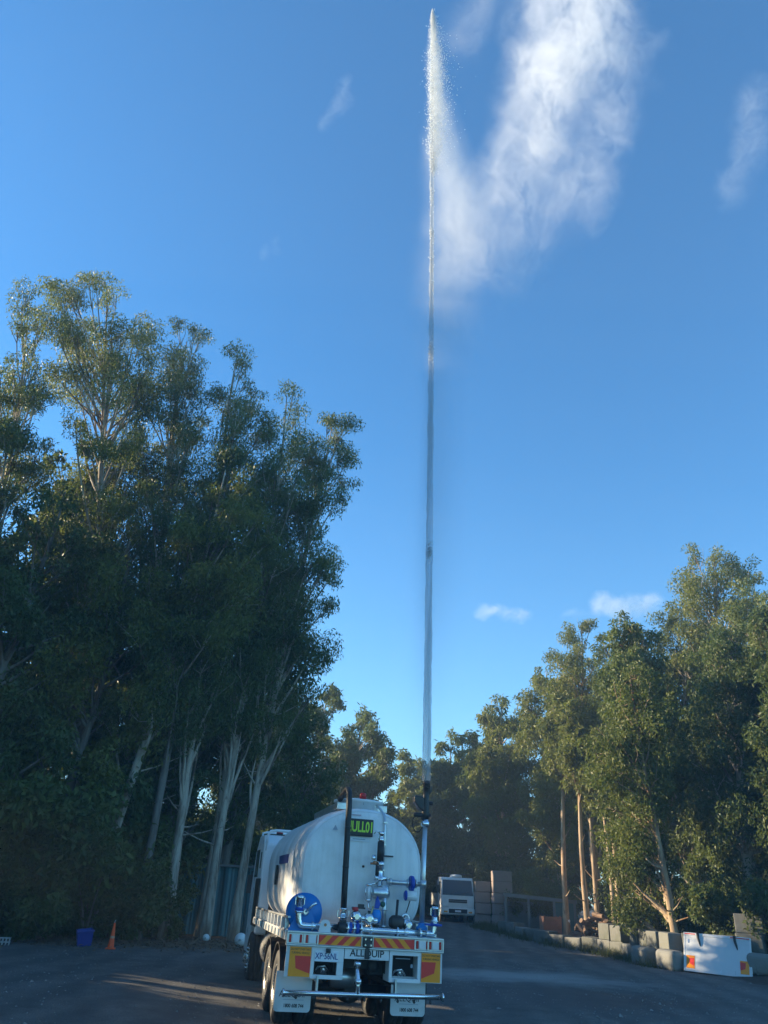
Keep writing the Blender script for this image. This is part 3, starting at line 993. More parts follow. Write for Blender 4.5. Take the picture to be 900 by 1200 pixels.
# number sign
sg = MB().span((-.36, .535, 2.815), (.12, .56, 3.09)).build('sign_board', M['black_plastic'], T, .012)
lime = simple('lime_print', (.55, .80, .04), .4, 0, .05, 9)
lettering('HULL01', .235, lime, sg, (-.12, .533, 2.955), xs=.62, bold=.006, spacing=.98)
st = MB().span((-.27, .585, 2.735), (.07, .592, 2.80)).build('paper_sticker', M['plate_white'], tank)
MB().span((-.22, .582, 2.762), (.0, .5845, 2.775)).build('printed_line', M['grey_ink'], st)
MB().span((-.26, .62, 3.145), (-.09, .626, 3.165)).build('faded_print', M['pink_ink'], tank)

# chassis, deck
c = MB()
for s in (-1, 1):
    c.span((s * .38, .25, .82), (s * .46, 7.6, 1.10))
for y in (.5, 1.7, 3.0, 4.4, 5.4):
    c.span((-.38, y - .05, .86), (.38, y + .05, 1.04))
c.build('chassis', M['chassis'], T, .008)
MB().span((-1.22, .06, 1.29), (1.22, 5.72, 1.345)).build('deck', M['alu_deck'], T, .006)
cr = MB()
for y in (1.0, 2.2, 3.4, 4.6):
    cr.prism([(-.95, 1.345), (.95, 1.345), (.95, 1.6), (.6, 1.46), (-.6, 1.46), (-.95, 1.6)], y, y + .09)
cr.build('tank_cradle', M['galv'], T)
for s in (-1, 1):
    rl = MB()
    rl.span((s * 1.22, .12, 1.225), (s * 1.275, 5.7, 1.36)).build('tray_rail', M['alu_deck'], T, .008)
    for k in range(11):                                # upright stake pockets along the tray edge
        y = .42 + k * .5
        p = MB().span((s * 1.19, y - .035, 1.362), (s * 1.262, y + .035, 1.52))
        p.span((s * 1.277, y - .045, 1.24), (s * 1.30, y + .045, 1.34))
        p.build('stake', M['galv'], T, .008)
    MB().span((s * 1.20, .2, 1.522), (s * 1.25, 5.65, 1.555)).build('stake_rail', M['galv'], T, .008)

# rear light beam
bm_ = MB()
bm_.span((-1.26, -.03, 1.335), (1.26, .10, 1.362))
bm_.span((-1.26, .0, 1.185), (1.26, .06, 1.334))
bm_.span((-1.26, -.03, 1.162), (1.26, .10, 1.184))
for x in (-1.25, -.99, -.775, .785, 1.0, 1.25):
    bm_.span((x - .012, -.028, 1.185), (x + .012, .0, 1.334))
beam = bm_.build('rear_beam', M['galv'], T, .005)
for x0, cols in ((-1.23, 'rwr'), (-.97, 'rwr'), (.80, 'rwr'), (1.015, 'rwr')):
    for k, cc in enumerate(cols):
        w = (.038, .115, .038)
        xx = x0 + sum(w[:k]) + k * .006 + .008
        MB().span((xx, -.022, 1.205), (xx + w[k] - .004, -.001, 1.315)).build('tail_light', M['red_lens'] if cc == 'r' else M['white_lens'], beam, .006)
for sx, (x0, x1) in ((1, (-.765, -.085)), (-1, (.115, .775))):
    bd = MB().span((x0, -.016, 1.195), (x1, -.001, 1.325)).build('chevron_board', M['red_print'], beam)
    st = MB()
    k = 0
    h, w, pitch = .13, .095, .19
    x = x0 + .0
    while x + w + h < x1 + .12:
        a = [(x, 1.195), (x + w, 1.195), (x + w + h, 1.325), (x + h, 1.325)] if sx > 0 else [(x + h, 1.195), (x + w + h, 1.195), (x + w, 1.325), (x, 1.325)]
        a = [(min(max(q, x0), x1), z) for q, z in a]
        s1 = MB().prism(a, -.0185, -.0162).build('yellow_stripe', M['yellow_print'], bd)
        x += pitch
hitch = MB().span((-.06, -.06, 1.19), (.09, -.031, 1.33))
hitch.span((-.02, -.05, 1.03), (.05, .0, 1.18))
hitch.build('hitch_bracket', M['chassis'], T, .01)
bl = MB()
for x in (-.03, .06):
    for z in (1.22, 1.30):
        bl.lathe((x, -.06, z), (0, -1, 0), [(.014, 0), (.014, .012)], 8)
bl.build('bolt', M['steel'], T)

# marker plates either side
for s in (-1, 1):
    x0, x1 = (-1.245, -.855) if s < 0 else (.90, 1.245)
    zb = .745
    fr = MB().span((x0, .0, zb), (x1, .03, 1.16)).build('marker_frame', M['flap'], T, .004)
    px0, px1 = (x0 + .055, x1 - .004) if s < 0 else (x0 + .004, x1 - .03)
    pl = MB().span((px0, -.006, zb + .01), (px1, -.001, 1.15)).build('marker_plate', M['yellow_print'], fr)
    if s < 0:
        poly = [(px0 + .085, 1.03), (px1, 1.03), (px1, .80), (px0 + .11, .865)]
    else:
        poly = [(px0, 1.03), (px1 - .075, 1.03), (px1 - .10, .88), (px0, .80)]
    MB().prism(poly, -.0085, -.0062).build('red_reflector', M['red_print'], pl)
    cx = (px0 + px1) / 2
    lettering('DO NOT OVERTAKE', .040, M['ink'], pl, (cx, -.0075, 1.115), xs=.82, depth=.001)
    lettering('TURNING VEHICLE', .040, M['ink'], pl, (cx, -.0075, 1.068), xs=.82, depth=.001)

# boxes with openings
for s in (-1, 1):
    x0, x1 = (-.85, -.345) if s < 0 else (.385, .895)
    f = MB()
    f.span((x0, .0, .735), (x1, .05, .79))
    zt = .965 if s < 0 else 1.10
    f.span((x0, .0, .79), (x0 + .05, .05, zt))
    f.span((x1 - (.10 if s < 0 else .05), .0, .79), (x1, .05, zt))
    f.span((x0, .0, zt), (x1, .05, 1.16))
    f.span((x0, .051, .735), (x0 + .02, .38, 1.16))
    f.span((x1 - .02, .051, .735), (x1, .38, 1.16))
    bx = f.build('step_box', M['white_paint'], T, .004)
    MB().span((x0 + .021, .37, .75), (x1 - .021, .385, 1.15)).build('box_back', M['hole'], bx)
    cn = MB()
    cn.tube([(x0 + .12, .3, .80), (x0 + .15, .2, .88), (x0 + .25, .2, .9), (x0 + .33, .25, .82)], .018, 8)
    cn.lathe((x0 + .26, .32, .78), (0, 0, 1), [(.06, 0), (.065, .1), (.03, .13)], 14)
    cn.build('fitting', M['steel'], bx)
    if s > 0:
        MB().span((x0 + .13, .12, 1.045), (x1 - .14, .125, 1.058)).build('printed_line', M['grey_ink'], bx)
        MB().span((x1 - .13, .12, .93), (x1 - .09, .125, .98)).build('small_tag', M['grey_ink'], bx)
npl = MB().span((-.80, -.012, .968), (-.435, -.003, 1.11)).build('number_plate', M['plate_white'], T, .003)
lettering('XP\u00b756NL', .118, M['plate_ink'], npl, (-.618, -.0135, 1.038), xs=.80, bold=.001)
cm = MB().box((-.60, -.03, 1.118), (.07, .05, .06))
cm.lathe((-.60, -.056, 1.118), (0, -1, 0), [(.022, 0), (.022, .012)], 12)
cm.build('reversing_camera', M['black_plastic'], T, .008)
nb = MB().span((-.335, .0, 1.02), (.375, .035, 1.158)).build('name_board', M['white_paint'], T, .004)
lettering('ALLQUIP', .132, M['ink'], nb, (.02, -.002, 1.10), xs=1.05, bold=.002)
MB().span((-.16, -.0025, 1.028), (.22, -.0005, 1.036)).build('printed_line', M['grey_ink'], nb)
# mudflaps
for s in (-1, 1):
    x0, x1 = (-1.32, -.76) if s < 0 else (.50, 1.06)
    z0, z1 = .27, .80
    r_ = .05
    poly = [(x0, z1)] + [(x0 + r_ - r_ * math.cos(a), z0 + r_ - r_ * math.sin(a)) for a in (0, .5, 1.05, 1.57)] + \
           [(x1 - r_ + r_ * math.sin(a), z0 + r_ - r_ * math.cos(a)) for a in (0, .5, 1.05, 1.57)] + [(x1, z1)]
    fl = MB().prism(poly, .26, .272).build('mud_flap', M['flap'], T)
    cx = (x0 + x1) / 2
    lettering('ALLQUIP', .115, M['ink'], fl, (cx, .2585, .50), xs=.95, depth=.001)
    MB().span((cx - .15, .2575, .425), (cx + .17, .2595, .433)).build('printed_line', M['grey_ink'], fl)
    lettering('1800 608 744', .066, M['ink'], fl, (cx + .02, .2585, .35), xs=.85, depth=.001, bold=.002)
# spray bar and its feed
sb = MB().tube([(-1.24, -.12, .555), (1.22, -.12, .575)], .036, 14)
for x in (-1.245, 1.225):
    sb.lathe((x, -.12, .556 if x < 0 else .576), (1, 0, 0), [(.058, -.012), (.058, .012)], 16)
spray = sb.build('spray_bar', M['steel'], T)
br = MB()
for x in (-.74, .48):
    br.span((x - .012, -.1, .58), (x + .012, .0, .78))
    br.span((x - .012, .0, .70), (x + .012, .3, .78))
br.build('bar_bracket', M['galv'], T)
fd = MB().tube([(-.12, -.12, .57), (-.12, -.12, .72), (-.12, -.02, .86), (-.12, .1, 1.02)], .035, 12)
fd.lathe((-.12, -.11, .70), (0, 0, 1), [(.055, 0), (.055, .07)], 14).lathe((-.12, .0, .93), (0, 0, 1), [(.06, 0), (.06, .06)], 14)
fd.build('spray_feed', M['steel'], T)
nz = MB()
for k in range(9):
    x = -1.05 + k * .26
    nz.lathe((x, -.12, .53), (0, -.4, -1), [(.016, 0), (.022, .035), (.01, .05)], 8)
nz.build('spray_nozzle', M['chassis'], spray)
un = MB().lathe((-.2, .9, .70), (1, 0, 0), [(.02, -.2), (.15, -.18), (.16, 0), (.15, .3), (.02, .33)], 18)
un.build('muffler', M['galv'], T)
for y in (1.18, 2.5, 6.5):
    ax = MB().tube([(-.95, y, .52), (.95, y, .52)], .075, 12)
    if y < 5: ax.lathe((0, y - .2, .52), (0, 1, 0), [(.1, -.05), (.2, .05), (.21, .3), (.1, .42)], 16)
    ax.build('axle', M['chassis'], T)
sp = MB()
for s in (-1, 1):
    for k in range(5):
        sp.span((s * .52, .75 + k * .12, .62 + k * .035), (s * .60, 2.95 - k * .12, .65 + k * .035))
sp.build('leaf_spring', M['chassis'], T)
dr = MB().span((.16, .42, .78), (.42, .8, 1.12))
dr.lathe((.22, .4, .92), (0, -1, 0), [(.09, 0), (.09, .05), (.03, .07)], 14)
dr.build('pump_housing', M['chassis'], T, .02)


def wheel_mesh(rad=.52, w=.28):
    ty = MB()
    n = 40
    hw = w / 2
    prof = [(rad * .56, -hw * .8), (rad * .6, -hw), (rad * .82, -hw * 1.06), (rad * .95, -hw * .95), (rad, -hw * .72), (rad, -hw * .3), (rad * .985, -hw * .27), (rad * .985, -hw * .2),
            (rad, -hw * .17), (rad, hw * .17), (rad * .985, hw * .2), (rad * .985, hw * .27), (rad, hw * .3), (rad, hw * .72), (rad * .95, hw * .95), (rad * .82, hw * 1.06), (rad * .6, hw), (rad * .56, hw * .8)]
    ty.lathe((0, 0, 0), (-1, 0, 0), prof, n)
    return ty


def rim_mesh(rad=.52, w=.28, front=False):
    hw = w / 2
    rm = MB()
    if front:
        prof = [(rad * .58, -hw * .8), (rad * .58, hw * .98), (rad * .54, hw * 1.0), (rad * .5, hw * .82), (rad * .42, hw * .95), (rad * .30, hw * 1.15), (rad * .2, hw * 1.3), (rad * .19, hw * 1.7), (rad * .1, hw * 1.8)]
    else:
        prof = [(rad * .58, -hw * .8), (rad * .58, hw * .98), (rad * .545, hw * 1.0), (rad * .52, hw * .5), (rad * .48, -hw * .2), (rad * .3, -hw * .3), (rad * .24, -hw * .2), (rad * .23, hw * .75), (rad * .12, hw * .82)]
    rm.lathe((0, 0, 0), (-1, 0, 0), prof, 36)
    for k in range(10):
        a = k * .6283
        d = hw * .98 if front else -hw * .25
        rm.lathe((-d, math.cos(a) * rad * .38, math.sin(a) * rad * .38), (-1, 0, 0), [(.017, -.02), (.017, .035), (.008, .05)], 6)
    return rm


ty0 = rm0 = None


def place_wheel(x, y, flip, front=False, dual=True):
    w = empty('wheel', (x, y, .52), R(180) if flip else 0)
    w.parent = T
    if dual:
        mt = wheel_mesh()
        b = wheel_mesh()
        off = len(mt.v)
        mt.v += [(p[0] + .34, p[1], p[2]) for p in b.v]
        mt.f += [tuple(i + off for i in f) for f in b.f]
        mt.sm += b.sm
    else:
        mt = wheel_mesh()
    mt.build('tyre', M['rubber'], w)
    rim_mesh(front=front).build('rim', M['alloy'], w)


for y in (1.18, 2.5):
    place_wheel(-1.08, y, False)
    place_wheel(1.08, y, True)
place_wheel(-1.08, 6.5, False, True, False)
place_wheel(1.08, 6.5, True, True, False)
# guards over the tandem wheels and front wheel
for s in (-1, 1):
    g = MB()
    for y in (1.18, 2.5):
        vs, fs = [], []
        for k in range(13):
            a = R(18 + 144 * k / 12)
            for x in (s * .72, s * 1.24):
                vs.append((x, y + .60 * math.cos(a), .52 + .60 * math.sin(a)))
            for x in (s * 1.24, s * .72):
                vs.append((x, y + .625 * math.cos(a), .52 + .625 * math.sin(a)))
        for k in range(12):
            for q in range(4):
                fs.append((k * 4 + q, k * 4 + (q + 1) % 4, k * 4 + 4 + (q + 1) % 4, k * 4 + 4 + q))
        fs += [(0, 1, 2, 3), (48, 49, 50, 51)]
        g.add(vs, fs, False)
    g.build('mudguard', M['black_plastic'] if s < 0 else M['black_plastic'], T)
# tanks and boxes hung between the axles
ft = MB().lathe((-.86, 3.5, .82), (0, 1, 0), [(.02, 0), (.29, .01), (.31, .04), (.31, 1.3), (.29, 1.33), (.02, 1.34)], 24)
ft.build('fuel_tank', M['alloy'], T)
MB().span((.55, 3.5, .55), (1.15, 4.8, 1.15)).build('tool_box', M['chassis'], T, .02)

# cab: only its left rear corner shows past the tank
cb = MB()
prof = [(5.95, 1.0), (5.95, 2.85), (6.15, 3.05), (7.2, 3.08), (7.75, 2.75), (8.05, 2.0), (8.12, 1.75), (8.12, .55), (7.2, .55), (7.05, .95), (6.75, 1.18), (6.35, 1.18), (6.1, 1.0)]
vs = [(-1.2, y, z) for y, z in prof] + [(1.2, y, z) for y, z in prof]
n = len(prof)
cb.add(vs, [tuple(range(n)), tuple(reversed(range(n, 2 * n)))] + [(i, n + i, n + (i + 1) % n, (i + 1) % n) for i in range(n)])
cab = cb.build('cab', M['cab_paint'], T, .06, seg=3)
MB().span((-1.215, 5.94, 1.15), (-1.19, 6.9, 2.12)).build('cab_side_panel', M['black_plastic'], cab, .01)
MB().span((1.19, 5.94, 1.15), (1.215, 6.9, 2.12)).build('cab_side_panel', M['black_plastic'], cab, .01)
MB().span((-.95, 5.93, 1.0), (.95, 5.949, 2.1)).build('cab_back_panel', M['black_plastic'], cab)
for s in (-1, 1):
    MB().span((s * 1.205, 6.22, 2.33), (s * 1.19, 6.42, 2.68)).build('side_vent', M['black_plastic'], cab, .008)
    MB().span((s * 1.206, 6.75, 2.15), (s * 1.19, 7.55, 2.75)).build('door_window', M['glass'], cab, .01)
    mr = MB().tube([(s * 1.14, 8.0, 2.3), (s * 1.2, 8.3, 2.3), (s * 1.2, 8.3, 1.8)], .018, 8)
    mr.box((s * 1.2, 8.3, 2.0), (.2, .08, .42))
    mr.build('side_mirror', M['black_plastic'], cab, .015)
ws = MB()
ws.add([(-1.08, 7.775, 2.745), (1.08, 7.775, 2.745), (1.08, 8.068, 2.03), (-1.08, 8.068, 2.03)], [(0, 1, 2, 3)])
ws.build('windscreen', M['glass'], cab)
# roof rack tube that loops over the left rear of the cab roof
rr = MB()
rr.tube([(-1.14, 5.98, 2.7), (-1.14, 5.98, 3.02), (-1.08, 5.98, 3.12), (-.95, 5.98, 3.14), (-.3, 5.98, 3.15)], .032, 10)
rr.tube([(-1.14, 7.2, 3.0), (-1.14, 7.2, 3.14), (-1.05, 7.2, 3.16), (-.3, 7.2, 3.16)], .028, 8)
rr.build('roof_bar', M['white_paint'], cab)
ex = MB().tube([(.95, 5.82, 1.0), (.95, 5.82, 2.9), (.95, 5.7, 3.05)], .06, 12)
ex.build('exhaust_stack', M['galv'], T)


def beacon(parent, loc, r=.06, h=.12, base=.06):
    b = MB().lathe(loc, (0, 0, 1), [(r * 1.1, 0), (r * 1.1, base)], 14).build('beacon', M['black_plastic'], parent)
    MB().lathe((loc[0], loc[1], loc[2] + base), (0, 0, 1), [(r, 0), (r, h * .7), (r * .75, h * .95), (r * .2, h)], 14).build('beacon_lens', M['red_lens'], b)


beacon(T, (.0, 1.0, 3.36), .062, .11, .10)
beacon(T, (-.80, 6.6, 3.08), .075, .10, .04)
beacon(T, (.70, 6.6, 3.08), .075, .10, .04)

# hose reel, standing hose
rl = MB().lathe((-.98, .22, 1.62), (0, 1, 0), [(.05, 0), (.275, .0), (.275, .025), (.14, .03), (.14, .21), (.275, .215), (.275, .24), (.05, .24)], 40)
reel = rl.build('hose_reel', M['blue_plastic'], T)
MB().lathe((-.98, .255, 1.62), (0, 1, 0), [(.15, 0), (.2, .01), (.22, .08), (.2, .15), (.15, .165)], 28).build('wound_hose', M['black_hose'], reel)
st = MB().prism([(-1.24, 1.345), (-.74, 1.345), (-.88, 1.64), (-1.08, 1.64)], .185, .215)
st.build('reel_stand', M['blue_plastic'], reel)
hb = MB().lathe((-.98, .215, 1.62), (0, -1, 0), [(.06, 0), (.06, .04), (.03, .06)], 16)
hb.tube([(-.98, .17, 1.62), (-.87, .15, 1.73), (-.82, .13, 1.76)], .022, 8)
hb.build('crank_handle', M['steel'], reel)

ho = MB().tube([(-.345, .30, 1.70), (-.352, .30, 1.95), (-.362, .30, 2.4), (-.372, .31, 2.9), (-.375, .32, 3.25), (-.378, .36, 3.46), (-.385, .44, 3.535), (-.395, .55, 3.55), (-.40, .8, 3.5), (-.40, 1.1, 3.44)], .05, 12)
hose = ho.build('standpipe_hose', M['black_hose'], T)
bn = MB()
for z in (2.3, 2.9):
    bn.lathe((-.36 - (z - 2.3) * .018, .30, z), (0, 0, 1), [(.054, 0), (.054, .03)], 14)
bn.build('hose_clamp', M['black_plastic'], hose)


def pipe(name, pts, r, mat='steel', fl=(), parent=T, n=12):
    m = MB().tube(pts, r, n)
    for (p, ax, rr, th) in fl:
        m.lathe(p, ax, [(rr, -th / 2), (rr, th / 2)], 18)
    return m.build(name, M[mat], parent)


def curve(pts, k=6):
    """rounds the corners of a polyline"""
    pts = [Vector(p) for p in pts]
    out = [pts[0]]
    for i in range(1, len(pts) - 1):
        a, b, c = pts[i - 1], pts[i], pts[i + 1]
        d = min((b - a).length, (c - b).length) * .45
        p0, p1 = b + (a - b).normalized() * d, b + (c - b).normalized() * d
        for j in range(k + 1):
            u = j / k
            out.append(p0 * (1 - u) ** 2 + b * 2 * u * (1 - u) + p1 * u ** 2)
    out.append(pts[-1])
    return out


Z, X_, Y_ = (0, 0, 1), (1, 0, 0), (0, 1, 0)
# long header along the deck edge
pipe('header_pipe', [(-.10, .12, 1.425), (1.02, .12, 1.42)], .044, 'steel', [((.08, .12, 1.425), X_, .075, .03), ((.52, .12, 1.422), X_, .075, .03), ((.66, .12, 1.422), X_, .06, .05), ((.9, .12, 1.42), X_, .075, .03)])
# left outlet: elbow that turns up with a camlock cap
pipe('left_outlet', curve([(-.45, .12, 1.435), (-1.06, .12, 1.435), (-1.09, .12, 1.55), (-1.09, .12, 1.82)]), .048, 'steel', [((-1.09, .12, 1.62), Z, .07, .03), ((-.86, .12, 1.435), X_, .066, .03)])
cp = MB().lathe((-1.09, .12, 1.70), Z, [(.06, 0), (.062, .10), (.066, .10), (.066, .14), (.04, .155)], 18)
cp.span((-1.165, .105, 1.72), (-1.155, .135, 1.82)).span((-1.025, .105, 1.72), (-1.015, .135, 1.82))
cp.build('camlock_cap', M['steel'], T)
MB().lathe((-1.09, .12, 1.635), Z, [(.062, 0), (.062, .05)], 16).build('blue_collar', M['blue_valve'], T)
pb = MB().prism([(-.77, 1.365), (-.58, 1.365), (-.6, 1.5), (-.64, 1.535), (-.71, 1.535), (-.75, 1.5)], .0, .012).build('outlet_bracket', M['white_paint'], T)
MB().lathe((-.675, .0, 1.465), (0, -1, 0), [(.022, 0), (.022, .01)], 12).build('red_button', M['rust'], pb)
# dark green pump body and blue butterfly valves
v = MB().lathe((-.45, .12, 1.435), X_, [(.075, 0), (.09, .02), (.09, .12), (.075, .14)], 16)
v.span((-.42, .07, 1.5), (-.33, .17, 1.54))
v.build('check_valve', M['chassis'], T)
for x in (-.26, -.14):
    MB().lathe((x, .12, 1.435), X_, [(.085, -.03), (.085, .03)], 18).build('blue_valve', M['blue_valve'], T)
for x in (-.30, -.20, -.085):
    m = MB().lathe((x, .12, 1.435), X_, [(.10, -.012), (.10, .012)], 18)
    for k in range(6):
        a = k * 1.047
        m.lathe((x, .12 + .08 * math.cos(a), 1.435 + .08 * math.sin(a)), X_, [(.01, -.035), (.01, .035)], 6)
    m.build('pipe_flange', M['steel'], T)
# hose tail fitting
hf = MB().lathe((-.345, .30, 1.50), Z, [(.06, -.14), (.06, .06), (.075, .06), (.075, .09), (.055, .09), (.055, .18), (.065, .18), (.065, .21)], 16)
hf.tube([(-.345, .30, 1.40), (-.345, .2, 1.40)], .05, 10)
hf.span((-.44, .29, 1.58), (-.43, .31, 1.68)).span((-.26, .29, 1.58), (-.25, .31, 1.68))
hf.build('hose_coupling', M['steel'], T)
# two small round bodied valves
for x, z, cap in ((-.16, 1.60, 'red_cap'), (.05, 1.575, None)):
    m = MB().lathe((x, .16, z), (0, -1, 0), [(.03, -.12), (.075, -.08), (.095, 0), (.075, .06), (.04, .085)], 18)
    m.tube([(x, .2, z - .16), (x, .2, z + .06)], .035, 10)
    m.lathe((x + .11, .16, z - .02), X_, [(.05, -.05), (.05, .03)], 14)
    o = m.build('round_valve', M['steel'], T)
    if cap:
        MB().lathe((x - .02, .16, z + .085), Z, [(.05, 0), (.05, .04), (.02, .05)], 14).build('valve_cap', M[cap], o)
    else:
        MB().lathe((x, .16, z + .06), Z, [(.025, 0), (.025, .06)], 10).build('valve_stem', M['chassis'], o)
MB().span((-.20, .33, 1.71), (.02, .36, 1.735)).span((-.1, .33, 1.735), (.0, .36, 1.78)).build('cable_tray', M['chassis'], T)
# central riser column
pipe('riser_pipe', [(.33, .30, 1.38), (.33, .30, 2.05)], .036, 'galv', [((.33, .30, 1.48), Z, .06, .03), ((.33, .30, 1.72), Z, .055, .03)])
bdy = MB().lathe((.24, .34, 1.96), X_, [(.05, -.13), (.085, -.1), (.10, 0), (.10, .1), (.06, .17)], 18)
bdy.lathe((.33, .34, 1.99), Z, [(.07, -.09), (.085, 0), (.07, .09)], 16)
bdy.build('strainer_body', M['galv'], T)
up = MB().lathe((.245, .36, 2.06), Z, [(.05, 0), (.05, .08), (.07, .09), (.07, .12), (.045, .13), (.045, .3), (.06, .31), (.06, .36), (.035, .37), (.035, .42)], 16)
up.lathe((.245, .36, 2.18), X_, [(.035, -.10), (.045, -.02), (.045, .05), (.03, .12)], 12)
up.build('valve_stack', M['steel'], T)
MB().lathe((.235, .38, 2.44), Z, [(.058, 0), (.058, .30)], 16).build('filter_cylinder', M['chassis'], T)
MB().lathe((.215, .38, 2.20), Z, [(.05, 0), (.05, .18)], 14).build('lower_cylinder', M['chassis'], T)
cap = MB().lathe((.235, .38, 2.742), Z, [(.05, 0), (.05, .05), (.035, .06), (.035, .10), (.05, .11), (.05, .16)], 16)
cap.tube([(.235, .4, 2.88), (.14, .4, 2.90), (.12, .42, 2.86)], .012, 6)
cap.build('filter_head', M['steel'], T)
MB().tube([(.235, .38, 2.415), (.12, .37, 2.40), (.07, .37, 2.395)], .016, 8).lathe((.15, .37, 2.40), Z, [(.035, -.02), (.035, .035)], 10).build('copper_elbow', M['rust'], T)
MB().lathe((.115, .36, 2.45), Z, [(.03, 0), (.045, .02), (.03, .08)], 10).build('small_gauge', M['steel'], T)
pipe('conduit', curve([(.33, .56, 2.2), (.335, .55, 2.9), (.33, .6, 3.18), (.28, .95, 3.36), (.2, 1.2, 3.40)]), .022, 'galv')
MB().span((.33, .53, 2.52), (.50, .545, 2.545)).build('conduit_clip', M['chassis'], T)
for z in (2.3, 2.7, 3.05):
    MB().span((.30, .53, z), (.37, .58, z + .025)).build('pipe_clip', M['galv'], T)
# sight gauge
MB().tube([(.06, .33, 1.86), (.06, .33, 2.06)], .033, 12).build('sight_glass', M['white_lens'], T)
sg2 = MB().lathe((.06, .33, 2.06), Z, [(.05, 0), (.05, .03)], 14).lathe((.06, .33, 1.83), Z, [(.045, 0), (.05, .03)], 14)
for a in (.05, -.05):
    sg2.tube([(.06 + a, .33, 1.84), (.06 + a, .33, 2.08)], .008, 6)
sg2.tube([(.06, .33, 1.84), (.07, .33, 1.74), (.16, .33, 1.70)], .014, 8)
sg2.tube([(.06, .33, 2.07), (.14, .35, 2.1), (.2, .36, 2.1)], .014, 8)
sg2.build('gauge_guard', M['steel'], T)
# blue ball valves under the column
b1 = MB().lathe((.195, .26, 1.62), Z, [(.05, -.1), (.075, -.06), (.085, 0), (.075, .06), (.05, .10)], 16)
b1.build('blue_ball_valve', M['sky_blue'], T)
b2 = MB().prism([(.155, 1.73), (.23, 1.73), (.255, 1.80), (.20, 1.92), (.17, 1.86)], .24, .29)
b2.build('blue_lever', M['blue_valve'], T, .01)
MB().lathe((.195, .26, 1.5), Z, [(.06, -.12), (.06, 0)], 14).build('valve_base', M['chassis'], T)
yl = MB().tube([(.10, .24, 1.55), (.11, .24, 1.68), (.13, .25, 1.76)], .013, 8).lathe((.10, .24, 1.52), Z, [(.03, 0), (.03, .05)], 10)
yl.build('brass_tap', simple('brass', (.7, .5, .22), .35, .85, .15, 10), T)
gn = MB().lathe((.29, .28, 1.80), (0, -1, 0), [(.04, 0), (.045, .03), (.02, .05)], 12)
gn.build('green_fitting', simple('green_fitting', (.02, .09, .06), .45, .1, .2, 10), T)
# black lever and pump right of the riser
lv = MB().tube([(.52, .24, 1.50), (.525, .24, 1.62), (.535, .23, 1.88)], .022, 8)
lv.build('black_lever', M['black_plastic'], T)
pm = MB().lathe((.46, .26, 1.55), X_, [(.06, -.04), (.10, 0), (.11, .08), (.10, .16), (.06, .2)], 18)
pm.span((.47, .2, 1.38), (.60, .34, 1.47))
pm.span((.5, .1, 1.345), (.56, .2, 1.48))
pm.build('pump', M['chassis'], T)
mt = MB().lathe((.70, .26, 1.54), X_, [(.05, -.06), (.085, -.04), (.09, .04), (.06, .08)], 18)
mt.lathe((.72, .2, 1.52), (0, -1, 0), [(.06, 0), (.07, .05), (.035, .07)], 16)
mt.tube(curve([(.62, .28, 1.60), (.66, .28, 1.68), (.74, .3, 1.66), (.80, .3, 1.5)]), .02, 8)
mt.build('steel_elbow', M['steel'], T)
# cross pipe to the mast with a blue actuated valve
pipe('cross_pipe', [(.36, .345, 2.135), (.955, .345, 2.135)], .04, 'galv', [((.42, .345, 2.135), X_, .065, .03), ((.72, .345, 2.135), X_, .07, .02), ((.86, .345, 2.135), X_, .07, .02)])
av = MB().lathe((.79, .345, 2.135), X_, [(.115, -.03), (.12, 0), (.115, .03)], 20)
av.span((.775, .33, 2.0), (.805, .36, 2.06))
avo = av.build('butterfly_valve', M['blue_valve'], T)
ac = MB().lathe((.70, .31, 1.95), X_, [(.075, 0), (.075, .17)], 16)
ac.span((.70, .235, 1.93), (.87, .24, 1.945))
ac.build('actuator', M['white_paint'], avo)
MB().lathe((.665, .31, 1.95), X_, [(.06, 0), (.078, .015), (.078, .034)], 16).build('actuator_cap', M['blue_valve'], avo)
# mast
pipe('mast', [(.985, .32, 1.5), (.985, .32, 3.06)], .042, 'galv', [((.985, .32, 2.135), Z, .055, .12)])
MB().lathe((.985, .32, 1.42), Z, [(.07, -.06), (.07, .02), (.095, .03), (.095, .08), (.06, .11), (.06, .14)], 18).build('mast_foot', M['sky_blue'], T)
pipe('right_outlet', curve([(1.0, .12, 1.42), (1.13, .12, 1.42), (1.14, .12, 1.52), (1.14, .12, 1.78)]), .046, 'steel', [((1.14, .12, 1.6), Z, .06, .03)])
cp = MB().lathe((1.14, .12, 1.67), Z, [(.058, 0), (.06, .10), (.064, .10), (.064, .13), (.04, .145)], 18)
cp.span((1.065, .105, 1.69), (1.075, .135, 1.79)).span((1.205, .105, 1.69), (1.215, .135, 1.79))
cp.build('camlock_cap', M['steel'], T)
MB().lathe((1.14, .12, 1.53), Z, [(.075, 0), (.075, .045)], 16).span((.98, .09, 1.535), (1.26, .15, 1.565)).build('blue_collar', M['blue_valve'], T)
